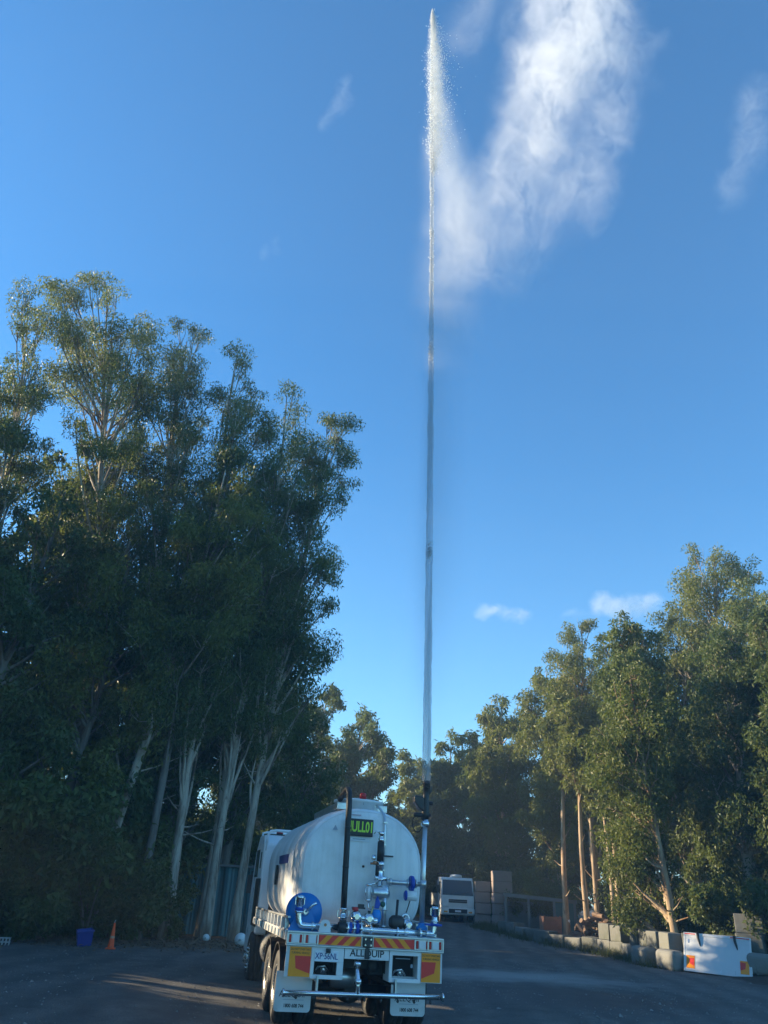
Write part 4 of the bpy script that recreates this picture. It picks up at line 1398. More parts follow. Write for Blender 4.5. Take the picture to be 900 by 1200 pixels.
# water cannon on the mast
wc = empty('water_cannon', (.985, .32, 3.06))
wc.parent = T
k_ = MB().lathe((0, 0, 0), Z, [(.05, -.04), (.075, 0), (.075, .05), (.055, .06), (.055, .18)], 18)
k_.build('cannon_base', M['steel'], wc)
k_ = MB().lathe((0, 0, .10), Z, [(.06, 0), (.07, .06), (.065, .2), (.055, .38), (.05, .52), (.062, .53), (.062, .60)], 18)
k_.build('cannon_barrel', M['black_plastic'], wc)
k_ = MB().prism([(-.05, .45), (-.20, .47), (-.23, .44), (-.22, .36), (-.14, .26), (-.05, .21)], -.07, .07)
k_.build('cannon_motor', M['black_plastic'], wc, .02)
k_ = MB().lathe((-.12, 0, .155), X_, [(.03, -.09), (.038, -.07), (.038, .06), (.03, .09)], 12)
k_.lathe((.05, 0, .36), X_, [(.03, 0), (.034, .06), (.03, .075)], 12).lathe((.05, 0, .17), X_, [(.03, 0), (.03, .04)], 12)
k_.prism([(.05, .66), (.09, .64), (.10, .56), (.06, .50), (.05, .5)], -.03, .03)
k_.build('cannon_gear', M['black_plastic'], wc, .006)
MB().lathe((0, 0, .62), Z, [(.052, 0), (.052, .035)], 18).build('cannon_ring', M['galv'], wc)
MB().lathe((0, 0, .655), Z, [(.066, 0), (.07, .05), (.058, .06), (.05, .07), (.045, .05)], 18).build('cannon_nozzle', M['black_plastic'], wc)
loop = [(-.13 + .10 * math.sin(a) * .9, .02, .02 - .14 * math.cos(a) + .0) for a in [i * 6.283 / 16 for i in range(17)]]
MB().tube(loop, .008, 6, cap=False).build('cable_loop', M['black_hose'], wc)
# loose cables and hoses tidy on the deck
cbm = MB()
cbm.tube(curve([(-.3, .4, 1.36), (-.1, .42, 1.45), (.1, .45, 1.38), (.4, .44, 1.46), (.7, .42, 1.37), (.9, .4, 1.4)]), .014, 6)
cbm.tube(curve([(.62, .42, 1.4), (.78, .5, 1.75), (.80, .42, 1.9)]), .009, 6)
cbm.build('cable', M['black_hose'], T)

# ------------------------------------------------------------------ second truck at the end of the drive
ft_xy = (5.5, 50.6)
F2 = empty('parked_truck', (ft_xy[0], ft_xy[1], gzs(*ft_xy)), R(3), 'small white cab over truck facing the camera at the far end of the drive', 'truck')


def cab2():
    prof = [(0.0, .45), (-.04, 1.15), (.0, 1.62), (.34, 2.58), (.5, 2.66), (1.75, 2.68), (1.8, 2.6), (1.8, .75), (1.3, .75), (1.2, 1.0), (.7, 1.0), (.55, .75), (.5, .45)]
    n = len(prof)
    m = MB()
    m.add([(-1.1, y, z) for y, z in prof] + [(1.1, y, z) for y, z in prof],
          [tuple(range(n)), tuple(reversed(range(n, 2 * n)))] + [(i, n + i, n + (i + 1) % n, (i + 1) % n) for i in range(n)])
    return m.build('cab', M['old_plastic'] if False else M['white_paint'], F2, .05, seg=3)


F2.scale = (.88, .88, .9)
c2 = cab2()
m = MB()
def on_front(z): return (z - 1.62) / (2.58 - 1.62) * .34
w0, w1 = 1.60, 2.50
m.add([(-1.04, on_front(w0) - .012, w0), (1.04, on_front(w0) - .012, w0), (.98, on_front(w1) - .012, w1), (-.98, on_front(w1) - .012, w1)], [(0, 1, 2, 3)])
m.build('windscreen', M['glass'], c2)
wp = MB()
for x in (-.55, .25):
    wp.tube([(x, on_front(1.68) - .03, 1.68), (x + .5, on_front(1.85) - .03, 1.85)], .012, 5)
wp.build('wiper', M['black_plastic'], c2)
MB().span((-.62, -.06, 1.16), (.62, -.03, 1.36)).build('grille', M['hole'], c2, .01)
MB().span((-.60, -.072, 1.25), (.60, -.061, 1.275)).build('grille_bar', M['old_plastic'], c2)
bp = MB().span((-1.12, -.12, .50), (1.12, .02, .84)).build('bumper', M['white_paint'], F2, .03)
MB().span((-.62, -.135, .56), (.62, -.121, .80)).build('bumper_grille', M['hole'], bp)
np2 = MB().span((-.2, -.146, .62), (.2, -.136, .73)).build('number_plate', M['plate_white'], F2)
for s in (-1, 1):
    MB().span((s * .62, -.085, .90), (s * 1.04, -.02, 1.08)).build('headlight', M['white_lens'], F2, .02)
    MB().span((s * .7, -.128, .58), (s * .95, -.115, .68)).build('indicator', M['amber_lens'], F2, .005)
    m = MB().tube([(s * 1.1, .3, 2.3), (s * 1.32, .1, 2.3), (s * 1.32, .1, 1.7)], .02, 6).box((s * 1.32, .08, 1.95), (.2, .07, .46))
    m.build('side_mirror', M['black_plastic'], F2)
    MB().span((s * 1.11, .45, 1.65), (s * 1.095, 1.25, 2.4)).build('door_window', M['glass'], c2)
    for y in (.95, 4.6):
        w = empty('wheel', (s * .98, y, .46), 0 if s < 0 else R(180))
        w.parent = F2
        wheel_mesh(.46, .24).build('tyre', M['rubber'], w)
        rim_mesh(.46, .24, y < 2).build('rim', M['old_plastic'], w)
pod = MB().lathe((0, .85, 2.66), Z, [(.42, 0), (.42, .1), (.36, .17), (.1, .2)], 20)
pod.build('roof_pod', M['white_plastic'], F2)
bd2 = MB().span((-1.14, 2.0, .95), (1.14, 5.8, 1.08)).span((-1.14, 1.98, 1.081), (1.14, 2.06, 2.5))
bd2.span((-1.14, 2.061, 1.081), (-1.09, 5.8, 1.7)).span((1.09, 2.061, 1.081), (1.14, 5.8, 1.7))
bd2.build('tray', M['old_plastic'], F2, .01)
MB().span((-.45, .4, .55), (-.37, 5.7, .8)).span((.37, .4, .55), (.45, 5.7, .8)).span((-.37, 4.5, .45), (.37, 4.7, .6)).build('chassis', M['chassis'], F2)
rk = MB().tube([(-1.14, 2.0, 2.6), (-1.14, 2.0, 2.9), (1.14, 2.0, 2.9), (1.14, 2.0, 2.5)], .03, 6)
rk.build('headboard_frame', M['chassis'], F2)
MB().tube([(1.05, .3, 2.2), (1.07, .3, 3.3)], .012, 5).build('aerial', M['black_plastic'], F2)

# ------------------------------------------------------------------ block walls and stacks


def block_mesh(name, L, W, H, seed, rnd=.03, mat='concrete'):
    rg = random.Random(seed)
    bm = bmesh.new()
    bmesh.ops.create_cube(bm, size=1)
    for v in bm.verts:
        v.co = Vector((v.co.x * L + rg.gauss(0, .012), v.co.y * W + rg.gauss(0, .012), v.co.z * H + H / 2 + rg.gauss(0, .008)))
    bmesh.ops.bevel(bm, geom=list(bm.edges), offset=rnd, segments=2 if rnd < .1 else 4, affect='EDGES', profile=.5)
    me = bpy.data.meshes.new(name)
    bm.to_mesh(me)
    bm.free()
    me.materials.append(M[mat])
    return me


BL = [block_mesh('block', .92, .6, .6, k, .022 + .008 * k, 'concrete' if k != 2 else 'concrete_pale') for k in range(4)]
BLP = [block_mesh('block', 1.12, .6, .56, 20 + k, .035, 'concrete_pink') for k in range(3)]
WALL = [(7.35, 44.6), (7.9, 42.6), (8.55, 40.9), (9.5, 39.4), (10.45, 38.1), (11.0, 36.4), (11.15, 34.6), (11.2, 32.8), (11.3, 31.4)]
wall = empty('block_wall', (9.5, 39, 0), 0, 'long low curving wall of weathered concrete blocks along the right of the drive', 'wall')


def along(path, s):
    for a, b in zip(path[:-1], path[1:]):
        a, b = Vector(a), Vector(b)
        l = (b - a).length
        if s <= l: return a + (b - a) * (s / l), math.atan2((b - a).y, (b - a).x)
        s -= l
    return Vector(path[-1]), math.atan2((b - a).y, (b - a).x)


rg = random.Random(9)
tot = sum((Vector(b) - Vector(a)).length for a, b in zip(WALL[:-1], WALL[1:]))
s_, k = .1, 0
top_at = {}
while s_ < tot:
    p, an = along(WALL, s_)
    hh = rg.choice([.82, .9, 1.0, .95]) if s_ < 6 else 1.0
    o = obj('block', BL[k % 4], wall, (p.x - 9.5, p.y - 39, gzs(p.x, p.y) - .06))
    o.rotation_euler = (rg.gauss(0, .015), rg.gauss(0, .02), an + rg.gauss(0, .05))
    o.scale = (1, 1, hh)
    top_at[k] = (p, an, gzs(p.x, p.y) - .06 + .6 * hh)
    s_ += .96
    k += 1
NB = k
for tgt in ((10.6, 37.9), (11.0, 36.3), (11.12, 34.9), (11.2, 33.9), (11.22, 32.9), (11.3, 31.9)):
    q = min(top_at, key=lambda i: (top_at[i][0] - Vector(tgt)).length)
    p, an, zt = top_at[q]
    o = obj('block', BL[(q * 3) % 4], wall, (p.x - 9.5 + rg.gauss(0, .03), p.y - 39 + rg.gauss(0, .03), zt + .004))
    o.rotation_euler = (0, rg.gauss(0, .02), an + rg.gauss(0, .08))
    o.scale = (.86, 1, 1.02)
# round shouldered blocks in front of the wall and the stack beyond the tailgate
RB = block_mesh('block', .95, .62, .66, 41, .17, 'concrete_pale')
for (x, y, rz, lab) in [(10.55, 32.9, -1.3, 'pale round shouldered block at the foot of the wall, further left of the tailgate'), (10.95, 31.3, -1.2, 'pale round shouldered block touching the left end of the leaning tailgate'),
                        (13.45, 29.55, -.6, 'grey round shouldered block at the right end of the leaning tailgate')]:
    o = obj('concrete_block', RB, None, (x, y, gzs(x, y) - .03))
    o.rotation_euler = (0, .05, rz)
    tag(o, lab, 'concrete block', 'round shouldered loose blocks')
stk = empty('block_stack', (13.55, 30.45, gzs(13.55, 30.45)), R(-35), 'grey concrete blocks stacked three high behind the right end of the tailgate', 'block stack')
for k in range(3):
    o = obj('block', BL[(k + 2) % 4], stk, (.03 * k, .02 * k, -.05 + k * .602))
    o.rotation_euler = (0, 0, .06 * (k - 1))
wl2 = empty('block_wall', (12.35, 30.95, gzs(12.35, 30.95)), R(-32), 'short two course block wall the white tailgate leans on', 'wall')
for c_ in range(2):
    for k in range(2):
        o = obj('block', BL[(c_ + k) % 4], wl2, (-.48 + k * .96 + .05 * c_, .0, -.04 + c_ * .602))
        o.rotation_euler = (0, 0, rg.gauss(0, .04))

ps = empty('block_stack', (7.95, 49.6, gzs(7.95, 49.6)), R(4), 'tall stack of pinkish concrete blocks five courses high beside the white truck', 'block stack')
for k in range(5):
    o = obj('block', BLP[k % 3], ps, (rg.gauss(0, .02), rg.gauss(0, .03), -.05 + k * .578))
    o.rotation_euler = (0, 0, rg.gauss(0, .03))
ps = empty('block_stack', (6.95, 50.6, gzs(6.95, 50.6)), R(2), 'lower darker stack of pinkish blocks between the white truck and the tall stack', 'block stack')
for k in range(4):
    o = obj('block', BLP[(k + 1) % 3], ps, (rg.gauss(0, .03), rg.gauss(0, .03), -.05 + k * .578))
    o.scale = (.8, 1, 1)
    o.rotation_euler = (0, 0, rg.gauss(0, .03))

# low open shed
sx, sy = 9.75, 47.9
S = empty('open_shed', (sx, sy, gzs(sx, sy) - .05), R(-8), 'low dark open fronted lean-to shed right of the tall block stack', 'shed')
m = MB()
m.add([(-1.95, -1.0, 1.72), (1.95, -1.0, 1.52), (1.95, 1.2, 1.38), (-1.95, 1.2, 1.58), (-1.95, -1.0, 1.76), (1.95, -1.0, 1.56), (1.95, 1.2, 1.42), (-1.95, 1.2, 1.62)],
      [(0, 1, 2, 3), (4, 7, 6, 5), (0, 4, 5, 1), (1, 5, 6, 2), (2, 6, 7, 3), (3, 7, 4, 0)])
m.span((-1.99, -1.03, 1.60), (-1.96, 1.2, 1.70))
m.build('roof', M['shed_grey'], S)
MB().add([(-1.97, -1.03, 1.58), (1.97, -1.03, 1.38), (1.97, -1.03, 1.56), (-1.97, -1.03, 1.76), (-1.97, -1.005, 1.58), (1.97, -1.005, 1.38), (1.97, -1.005, 1.56), (-1.97, -1.005, 1.76)], [(0, 1, 2, 3), (7, 6, 5, 4), (0, 4, 5, 1), (3, 2, 6, 7), (0, 3, 7, 4), (1, 5, 6, 2)]).build('fascia', M['shed_grey'], S)
for x, zt in ((-1.85, 1.715), (-.62, 1.65), (.75, 1.58), (1.85, 1.52)):
    MB().span((x - .06, -.94, 0), (x + .06, -.82, zt)).build('post', M['shed_grey'], S)
MB().span((-1.88, 1.1, 0), (1.88, 1.14, 1.36)).build('back_wall', M['shed_grey'], S)
for s in (-1.9, 1.86):
    MB().span((s, -.8, 0), (s + .04, 1.09, 1.36)).build('side_wall', M['shed_grey'], S)
MB().span((.82, -.88, .0), (1.8, -.84, 1.4)).build('front_sheet', M['teal_sheet'], S)

# crate, drum, log pile
cx_, cy_ = 9.8, 45.4
C_ = empty('timber_crate', (cx_, cy_, gzs(cx_, cy_) - .03), R(6), 'reddish timber crate standing in front of the low open shed', 'crate')
for f, (y, rx) in enumerate(((-.36, 0), (.36, 0))):
    for k in range(4):
        MB().span((-.48, y - .012, .06 + k * .19), (.48, y + .012, .06 + k * .19 + .17)).build('slat', M['crate_wood'], C_, .004)
for s in (-1, 1):
    MB().span((s * .46, -.345, .05), (s * .49, .345, .81)).build('end_board', M['crate_wood'], C_, .004)
    for y in (-.35, .35):
        MB().span((s * .42 - .03, y * .93 - .012, .0), (s * .42 + .03, y * .93 + .012, .86)).build('corner_post', M['crate_wood'], C_)
dx_, dy_ = 10.6, 45.2
d = MB().lathe((0, 0, 0), Z, [(.17, 0), (.18, .02), (.18, .3), (.19, .32), (.18, .34), (.18, .68), (.16, .7), (.06, .72)], 18).build('plastic_drum', M['white_plastic'], None, loc=(dx_, dy_, gzs(dx_, dy_)))
tag(d, 'white plastic drum standing between the reddish crate and the log pile', 'drum')
lp = empty('log_pile', (11.0, 40.7, gzs(11.0, 40.7)), R(-20), 'heap of split brown logs and timber offcuts behind the block wall', 'log pile')
LG = []
for k in range(4):
    m = MB().tube([(-.32, 0, 0), (.0, rg.gauss(0, .02), rg.gauss(0, .02)), (.32, 0, 0)], [.065 + .015 * k, .075 + .01 * k, .06 + .015 * k], 7, smooth=False)
    o = m.build('log', M['wood_log'], None)
    LG.append(o.data)
    bpy.data.objects.remove(o)
for k in range(85):
    u = rg.uniform(-1, 1)
    hmax = 1.35 * (1 - abs(u) ** 1.4) * (1 + .25 * u)
    o = obj('log', LG[k % 4], lp, (u * 1.25, rg.uniform(-.45, .45), .06 + rg.random() ** .7 * max(hmax, .02)))
    o.rotation_euler = (rg.uniform(0, 6), rg.gauss(0, .35), rg.uniform(-1.6, 1.6))

# ------------------------------------------------------------------ white tailgate leaning on the blocks
tgx, tgy = 12.1, 30.05
tg = empty('tailgate', (tgx, tgy, gzs(tgx, tgy)), math.atan2(-1.23, 1.66), 'white truck tailgate leaning on concrete blocks with yellow and red corner markers', 'tailgate')
tilt = R(-18)
tl = empty('leaning_panel', (0, 0, .0))
tl.parent = tg
tl.rotation_euler = (tilt, R(1.5), 0)
W2, HH = 1.10, 1.22
pn = MB().span((-W2, -.02, .0), (W2, .02, HH)).build('panel', M['panel_paint'], tg, .006)
for o in (pn,):
    o.rotation_euler = (tilt, R(1.5), 0)
bpy.data.objects.remove(tl)


def onp(mb, name, mat, bevel=.0):
    return mb.build(name, M[mat], pn, bevel)


fr = MB().span((-W2 - .015, -.035, HH - .07), (W2 + .015, .025, HH + .015))
onp(fr, 'top_rail', 'white_plastic', .008)
onp(MB().span((-W2 - .012, -.028, .005), (-W2 + .035, .025, HH - .072)), 'side_rail', 'white_plastic', .006)
onp(MB().span((W2 - .035, -.028, .005), (W2 + .012, .025, HH - .072)), 'side_rail', 'white_plastic', .006)
onp(MB().span((-W2 + .02, -.039, HH - .045), (-.72, -.0355, HH - .015)), 'red_strip', 'red_print')
onp(MB().span((.45, -.039, HH - .045), (W2 - .03, -.0355, HH - .015)), 'red_strip', 'red_print')
for x in (-.60, .62):
    m = MB()
    m.tube([(x - .03, -.06, HH + .02), (x - .02, -.055, HH - .12), (x + .03, -.04, HH - .28), (x + .06, -.035, HH - .40)], [.05, .045, .035, .012], 8)
    onp(m, 'rubber_strap', 'black_plastic')
for s in (-1, 1):
    x0, x1 = (-1.02, -.74) if s < 0 else (.74, 1.02)
    pl = onp(MB().span((x0, -.028, .10), (x1, -.021, .50)), 'marker_plate', 'yellow_print')
    if s < 0: poly = [(x0 + .09, .42), (x1 - .02, .42), (x1 - .02, .18), (x0 + .12, .24)]
    else: poly = [(x0 + .0, .46), (x1 - .10, .44), (x1 - .12, .26), (x0 + .0, .20)]
    MB().prism(poly, -.0315, -.0285).build('red_reflector', M['red_print'], pl)
for x, z in ((.12, .06), (.58, .05), (-.95, .9)):
    onp(MB().span((x - .015, -.03, z), (x + .015, -.021, z + .12)), 'catch', 'galv')

# ------------------------------------------------------------------ things along the left edge
cxy = (-6.62, 23.4)
cone = empty('traffic_cone', (*cxy, gzs(*cxy)), .2, 'orange traffic cone with a pale band standing at the left edge of the yard', 'traffic cone')
cone.scale = (.62, .62, .66)
MB().lathe((0, 0, 0), Z, [(.14, .05), (.135, .07), (.085, .45), (.045, .86), (.035, .92), (.02, .93)], 20).build('cone_body', M['cone_orange'], cone)
MB().span((-.2, -.2, 0), (.2, .2, .052)).build('base', M['cone_orange'], cone, .015)
MB().lathe((0, 0, 0), Z, [(.0985, .38), (.099, .385), (.088, .46), (.087, .465)], 20).build('reflective_band', simple('dull_band', (.62, .32, .22), .4), cone)
MB().tube([(-.01, 0, .93), (.0, 0, .99), (.025, 0, 1.03)], .012, 6).build('top_loop', M['cone_white'], cone)
bxy = (-7.55, 24.1)
bn_ = empty('plastic_bin', (*bxy, gzs(*bxy)), .4, 'blue plastic bin tipped over among the shrubs left of the cone', 'bin')
m = MB()
m.add([(-.22, -.2, 0), (.22, -.2, 0), (.22, .2, 0), (-.22, .2, 0), (-.27, -.25, .46), (.27, -.25, .46), (.27, .25, .46), (-.27, .25, .46),
       (-.24, -.22, .46), (.24, -.22, .46), (.24, .22, .46), (-.24, .22, .46), (-.2, -.18, .03), (.2, -.18, .03), (.2, .18, .03), (-.2, .18, .03)],
      [(0, 1, 2, 3), (0, 4, 5, 1), (1, 5, 6, 2), (2, 6, 7, 3), (3, 7, 4, 0), (4, 8, 9, 5), (5, 9, 10, 6), (6, 10, 11, 7), (7, 11, 8, 4), (8, 12, 13, 9), (9, 13, 14, 10), (10, 14, 15, 11), (11, 15, 12, 8), (12, 15, 14, 13)])
body = m.build('bin_body', M['bin_blue'], bn_, .01)
MB().span((-.29, -.285, .40), (.29, -.255, .455)).build('rim', M['bin_blue'], bn_, .008)
body.rotation_euler = (0, 0, 0)
bn_.scale = (.8, .8, .85)
bn_.rotation_euler = (R(4), R(-7), .4)
wxy = (-9.15, 22.7)
wb = empty('milk_crate', (*wxy, gzs(*wxy)), .3, 'grey white plastic crate lying at the left edge of the picture', 'crate')
wb.scale = (.62, .62, .62)
for k in range(4):
    for y in (-.17, .17):
        MB().span((-.21 + k * .13, y - .008, .02), (-.175 + k * .13, y + .008, .30)).build('slat', M['old_plastic'], wb)
for z in (.0, .14, .29):
    m = MB()
    for y in (-.18, .18):
        m.span((-.23, y - .012, z), (.23, y + .012, z + .03))
    for x in (-.22, .22):
        m.span((x - .012, -.167, z), (x + .012, .167, z + .03))
    m.build('crate_frame', M['old_plastic'], wb)
for (x, y, r_, lab) in [(-3.78, 27.4, .19, 'white plastic float ball lying on the ground just left of the tanker wheels'), (-5.0, 28.2, .11, 'small white ball lying at the foot of the pale trunks')]:
    b = empty('float_ball', (x, y, gzs(x, y)), 0, lab, 'ball')
    m = MB()
    pr = [(r_ * math.sin(a), r_ - r_ * math.cos(a)) for a in [math.pi * i / 14 for i in range(15)]]
    m.lathe((0, 0, 0), Z, pr, 22)
    m.build('shell', M['white_plastic'], b)
    MB().lathe((r_ * .0, -r_ * .98, r_), (0, -1, 0), [(r_ * .2, 0), (r_ * .2, r_ * .12), (r_ * .1, r_ * .2)], 12).build('moulded_plug', M['old_plastic'], b)

# corrugated shed behind the left trunks
S2 = empty('tin_shed', (-6.2, 31.4, gzs(-6, 31) - .05), R(-4), 'dark teal corrugated tin shed hidden behind the left tree trunks', 'shed')


def corrugated(name, x0, x1, z0, z1, y, pitch=.20, d=.03, t_=.012, parent=None):
    n = int((x1 - x0) / pitch * 8)
    vs, fs = [], []
    for i in range(n + 1):
        x = x0 + (x1 - x0) * i / n
        yy = y + d * math.copysign(min(1, abs(math.sin((x - x0) / pitch * math.pi)) * 1.8), math.sin((x - x0) / pitch * math.pi))
        vs += [(x, yy, z0), (x, yy, z1), (x, yy + t_, z1), (x, yy + t_, z0)]
    for i in range(n):
        for q in range(4):
            fs.append((i * 4 + q, i * 4 + (q + 1) % 4, i * 4 + 4 + (q + 1) % 4, i * 4 + 4 + q))
    return MB().add(vs, fs).build(name, M['teal_sheet'], parent)


for k in range(4):
    corrugated('wall_sheet', -2.6 + k * 1.31, -2.6 + k * 1.31 + 1.3, 0, 2.3, 0, parent=S2)
MB().span((-2.7, -.15, 2.31), (2.75, 2.4, 2.38)).build('roof', M['shed_grey'], S2)
MB().span((-2.62, .06, 0), (-2.58, 2.3, 2.3)).build('side_wall', M['teal_sheet'], S2)
MB().span((2.60, .06, 0), (2.64, 2.3, 2.3)).build('side_wall', M['teal_sheet'], S2)

# ------------------------------------------------------------------ water jet
tm = truck.matrix_basis.copy()
tip = tm @ Vector((.985, .32, 3.06 + .73))
JT = Vector((.70, 14.35, 25.9))
jet = empty('water_jet', tip, 0, 'tall thin jet of water shot straight up from the cannon on the mast', 'water jet')


def jet_axis(u):
    p = (JT - tip) * u
    return Vector((p.x + .04 * math.sin(u * 3.1), p.y, p.z))


def water_mat(name, alpha_lo, alpha_hi, sx):
    t = NT(name)
    co = t.coord((5, 5, sx))
    f = t.noise(co, 2.2, 5, .65, .4)
    co2 = t.coord((1, 1, .33))
    g = t.noise(co2, .9, 3)
    a = t.ramp(t.math('ADD', t.math('MULTIPLY', f, .7), t.math('MULTIPLY', g, .3)), [(.36, alpha_lo), (.62, alpha_hi)])
    d = t.bsdf((.40, .44, .48), .45, 0)
    tl_ = t.n('ShaderNodeBsdfTranslucent')
    tl_.inputs[0].default_value = (.5, .55, .6, 1)
    m1 = t.n('ShaderNodeMixShader')
    m1.inputs[0].default_value = .4
    t.l(d.outputs[0], m1.inputs[1])
    t.l(tl_.outputs[0], m1.inputs[2])
    tr = t.n('ShaderNodeBsdfTransparent')
    m2 = t.n('ShaderNodeMixShader')
    t.l(a, m2.inputs[0])
    t.l(tr.outputs[0], m2.inputs[1])
    t.l(m1.outputs[0], m2.inputs[2])
    return t.done(m2.outputs[0])


wm = water_mat('water_column', .16, .60, .12)
n, rows = 12, 300
V = []
for i in range(rows + 1):
    u = i / rows
    c = jet_axis(u)
    r0 = (.078 - .030 * min(1, u * 1.5)) * (1 if u < .85 else max(.12, (1.02 - u) / .17))
    for k in range(n):
        a = 2 * math.pi * k / n
        nz_ = mnoise.noise(Vector((math.cos(a) * 1.2, math.sin(a) * 1.2, c.z * 1.7)))
        nf = mnoise.noise(Vector((math.cos(a) * 2.2, math.sin(a) * 2.2 + 9, c.z * 6)))
        r_ = r0 * (1 + (.10 + .4 * u) * nz_ + (.10 + .4 * u) * nf)
        V.append((c.x + r_ * math.cos(a), c.y + r_ * math.sin(a), c.z))
i = np.arange(rows * n).reshape(rows, n)
F = np.stack([i, np.roll(i, -1, 1), np.roll(i, -1, 1) + n, i + n], -1).reshape(-1, 4)
obj('water_column', np_mesh('water_column', np.array(V), F, wm, True), jet)

# torn drops around the upper column and falling from its head
rng = np.random.default_rng(77)


def drops(name, P, S, mat, parent):
    base = np.array([(1, 0, 0), (-1, 0, 0), (0, 1, 0), (0, -1, 0), (0, 0, 1.5), (0, 0, -1.5)], float)
    fc = np.array([(0, 2, 4), (2, 1, 4), (1, 3, 4), (3, 0, 4), (2, 0, 5), (1, 2, 5), (3, 1, 5), (0, 3, 5)])
    n = len(P)
    V = (P[:, None] + base[None] * S[:, None, None]).reshape(-1, 3)
    F = (np.arange(n)[:, None, None] * 6 + fc[None]).reshape(-1, 3)
    o = obj(name, np_mesh(name, V, F, mat, True), parent)
    o['kind'] = 'stuff'
    return o


t_ = NT('water_drop')
p_ = t_.bsdf((.9, .92, .94), .12, 0)
tr_ = t_.n('ShaderNodeBsdfTranslucent')
tr_.inputs[0].default_value = (.9, .92, .94, 1)
mx_ = t_.n('ShaderNodeMixShader')
mx_.inputs[0].default_value = .5
t_.l(p_.outputs[0], mx_.inputs[1])
t_.l(tr_.outputs[0], mx_.inputs[2])
drop_m = t_.done(mx_.outputs[0])
nd = 9000
u = .70 + .32 * rng.random(nd) ** .9
ax_ = np.array([tuple(jet_axis(q)) for q in np.linspace(0, 1.04, 200)])
AX = np.stack([np.interp(u, np.linspace(0, 1.04, 200), ax_[:, k]) for k in range(3)], -1)
clot = .5 + .5 * np.sin(u * 170 + 2 * np.sin(u * 63))
wid = np.interp(u, [.70, .76, .9, .98, 1.02], [.03, .10, .12, .06, .015])
AX[:, 0] += rng.normal(0, 1, nd) * wid * (.6 + .6 * clot) + .6 * wid + np.where(rng.random(nd) > .6, rng.exponential(1, nd) * wid * 1.2, 0)
AX[:, 1] += rng.normal(0, 1, nd) * wid
AX[:, 2] += rng.normal(0, .12, nd)
drops('droplets', AX, rng.uniform(.005, .016, nd), drop_m, jet)
# sun glints on the lower column, shaped as clusters of white drops
nd = 700
u = np.concatenate([rng.normal(c_, w_, nd // 5) for c_, w_ in ((.66, .012), (.60, .006), (.43, .006), (.20, .004), (.55, .02))])
AX = np.stack([np.interp(u, np.linspace(0, 1.04, 200), ax_[:, k]) for k in range(3)], -1)
AX[:, :2] += rng.normal(0, .03, (len(u), 2))
drops('water_glint', AX, rng.uniform(.006, .015, len(u)), drop_m, jet)
# ------------------------------------------------------------------ volumes: drifting spray, clouds, air


def soft_blobs(t, blobs, which='Object', warp=None):
    """sum of soft ellipsoids; blob = centre, radii, tilt about y (degrees), strength"""
    tot = None
    tc = t.n('ShaderNodeTexCoord')
    src = tc.outputs[which]
    if warp:
        wn_ = t.n('ShaderNodeTexNoise')
        wn_.inputs['Scale'].default_value = warp[1]
        wn_.inputs['Detail'].default_value = 4
        t.l(src, wn_.inputs['Vector'])
        v1 = t.n('ShaderNodeVectorMath', operation='SUBTRACT')
        v1.inputs[1].default_value = (.5, .5, .5)
        t.l(wn_.outputs['Color'], v1.inputs[0])
        v2 = t.n('ShaderNodeVectorMath', operation='SCALE')
        v2.inputs['Scale'].default_value = warp[0]
        t.l(v1.outputs[0], v2.inputs[0])
        v3 = t.n('ShaderNodeVectorMath', operation='ADD')
        t.l(src, v3.inputs[0])
        t.l(v2.outputs[0], v3.inputs[1])
        src = v3.outputs[0]
    for c, r, ty_, k in blobs:
        mp = t.n('ShaderNodeMapping', vector_type='TEXTURE')
        mp.inputs['Location'].default_value = c
        mp.inputs['Rotation'].default_value = (0, R(ty_), 0)
        mp.inputs['Scale'].default_value = r
        t.l(src, mp.inputs[0])
        ln = t.n('ShaderNodeVectorMath', operation='LENGTH')
        t.l(mp.outputs[0], ln.inputs[0])
        mr = t.n('ShaderNodeMapRange', interpolation_type='SMOOTHSTEP')
        mr.inputs[1].default_value = 1.0
        mr.inputs[2].default_value = .15
        mr.inputs[3].default_value = 0
        mr.inputs[4].default_value = k
        t.l(ln.outputs['Value'], mr.inputs[0])
        tot = mr.outputs[0] if tot is None else t.math('ADD', tot, mr.outputs[0])
    return tot, src


def mist_material(name, blobs, density, nscale, lo, hi, aniso=.35, col=(.96, .97, 1.0), stretch=(1, 1, 1), wisp=1.0, warp=None):
    t = NT(name)
    tot, src = soft_blobs(t, blobs, warp=warp)
    mp = t.n('ShaderNodeMapping')
    mp.inputs['Scale'].default_value = stretch
    t.l(src, mp.inputs[0])
    f = t.noise(mp.outputs[0], nscale, 6, .62, wisp)
    g = t.ramp(f, [(lo, 0.0), (hi, 1.0)])
    d = t.math('MULTIPLY', t.math('MULTIPLY', tot, g), density)
    pv = t.n('ShaderNodeVolumePrincipled')
    pv.inputs['Color'].default_value = (*col, 1)
    pv.inputs['Anisotropy'].default_value = aniso
    t.l(d, pv.inputs['Density'])
    return t.done(None, pv.outputs[0])


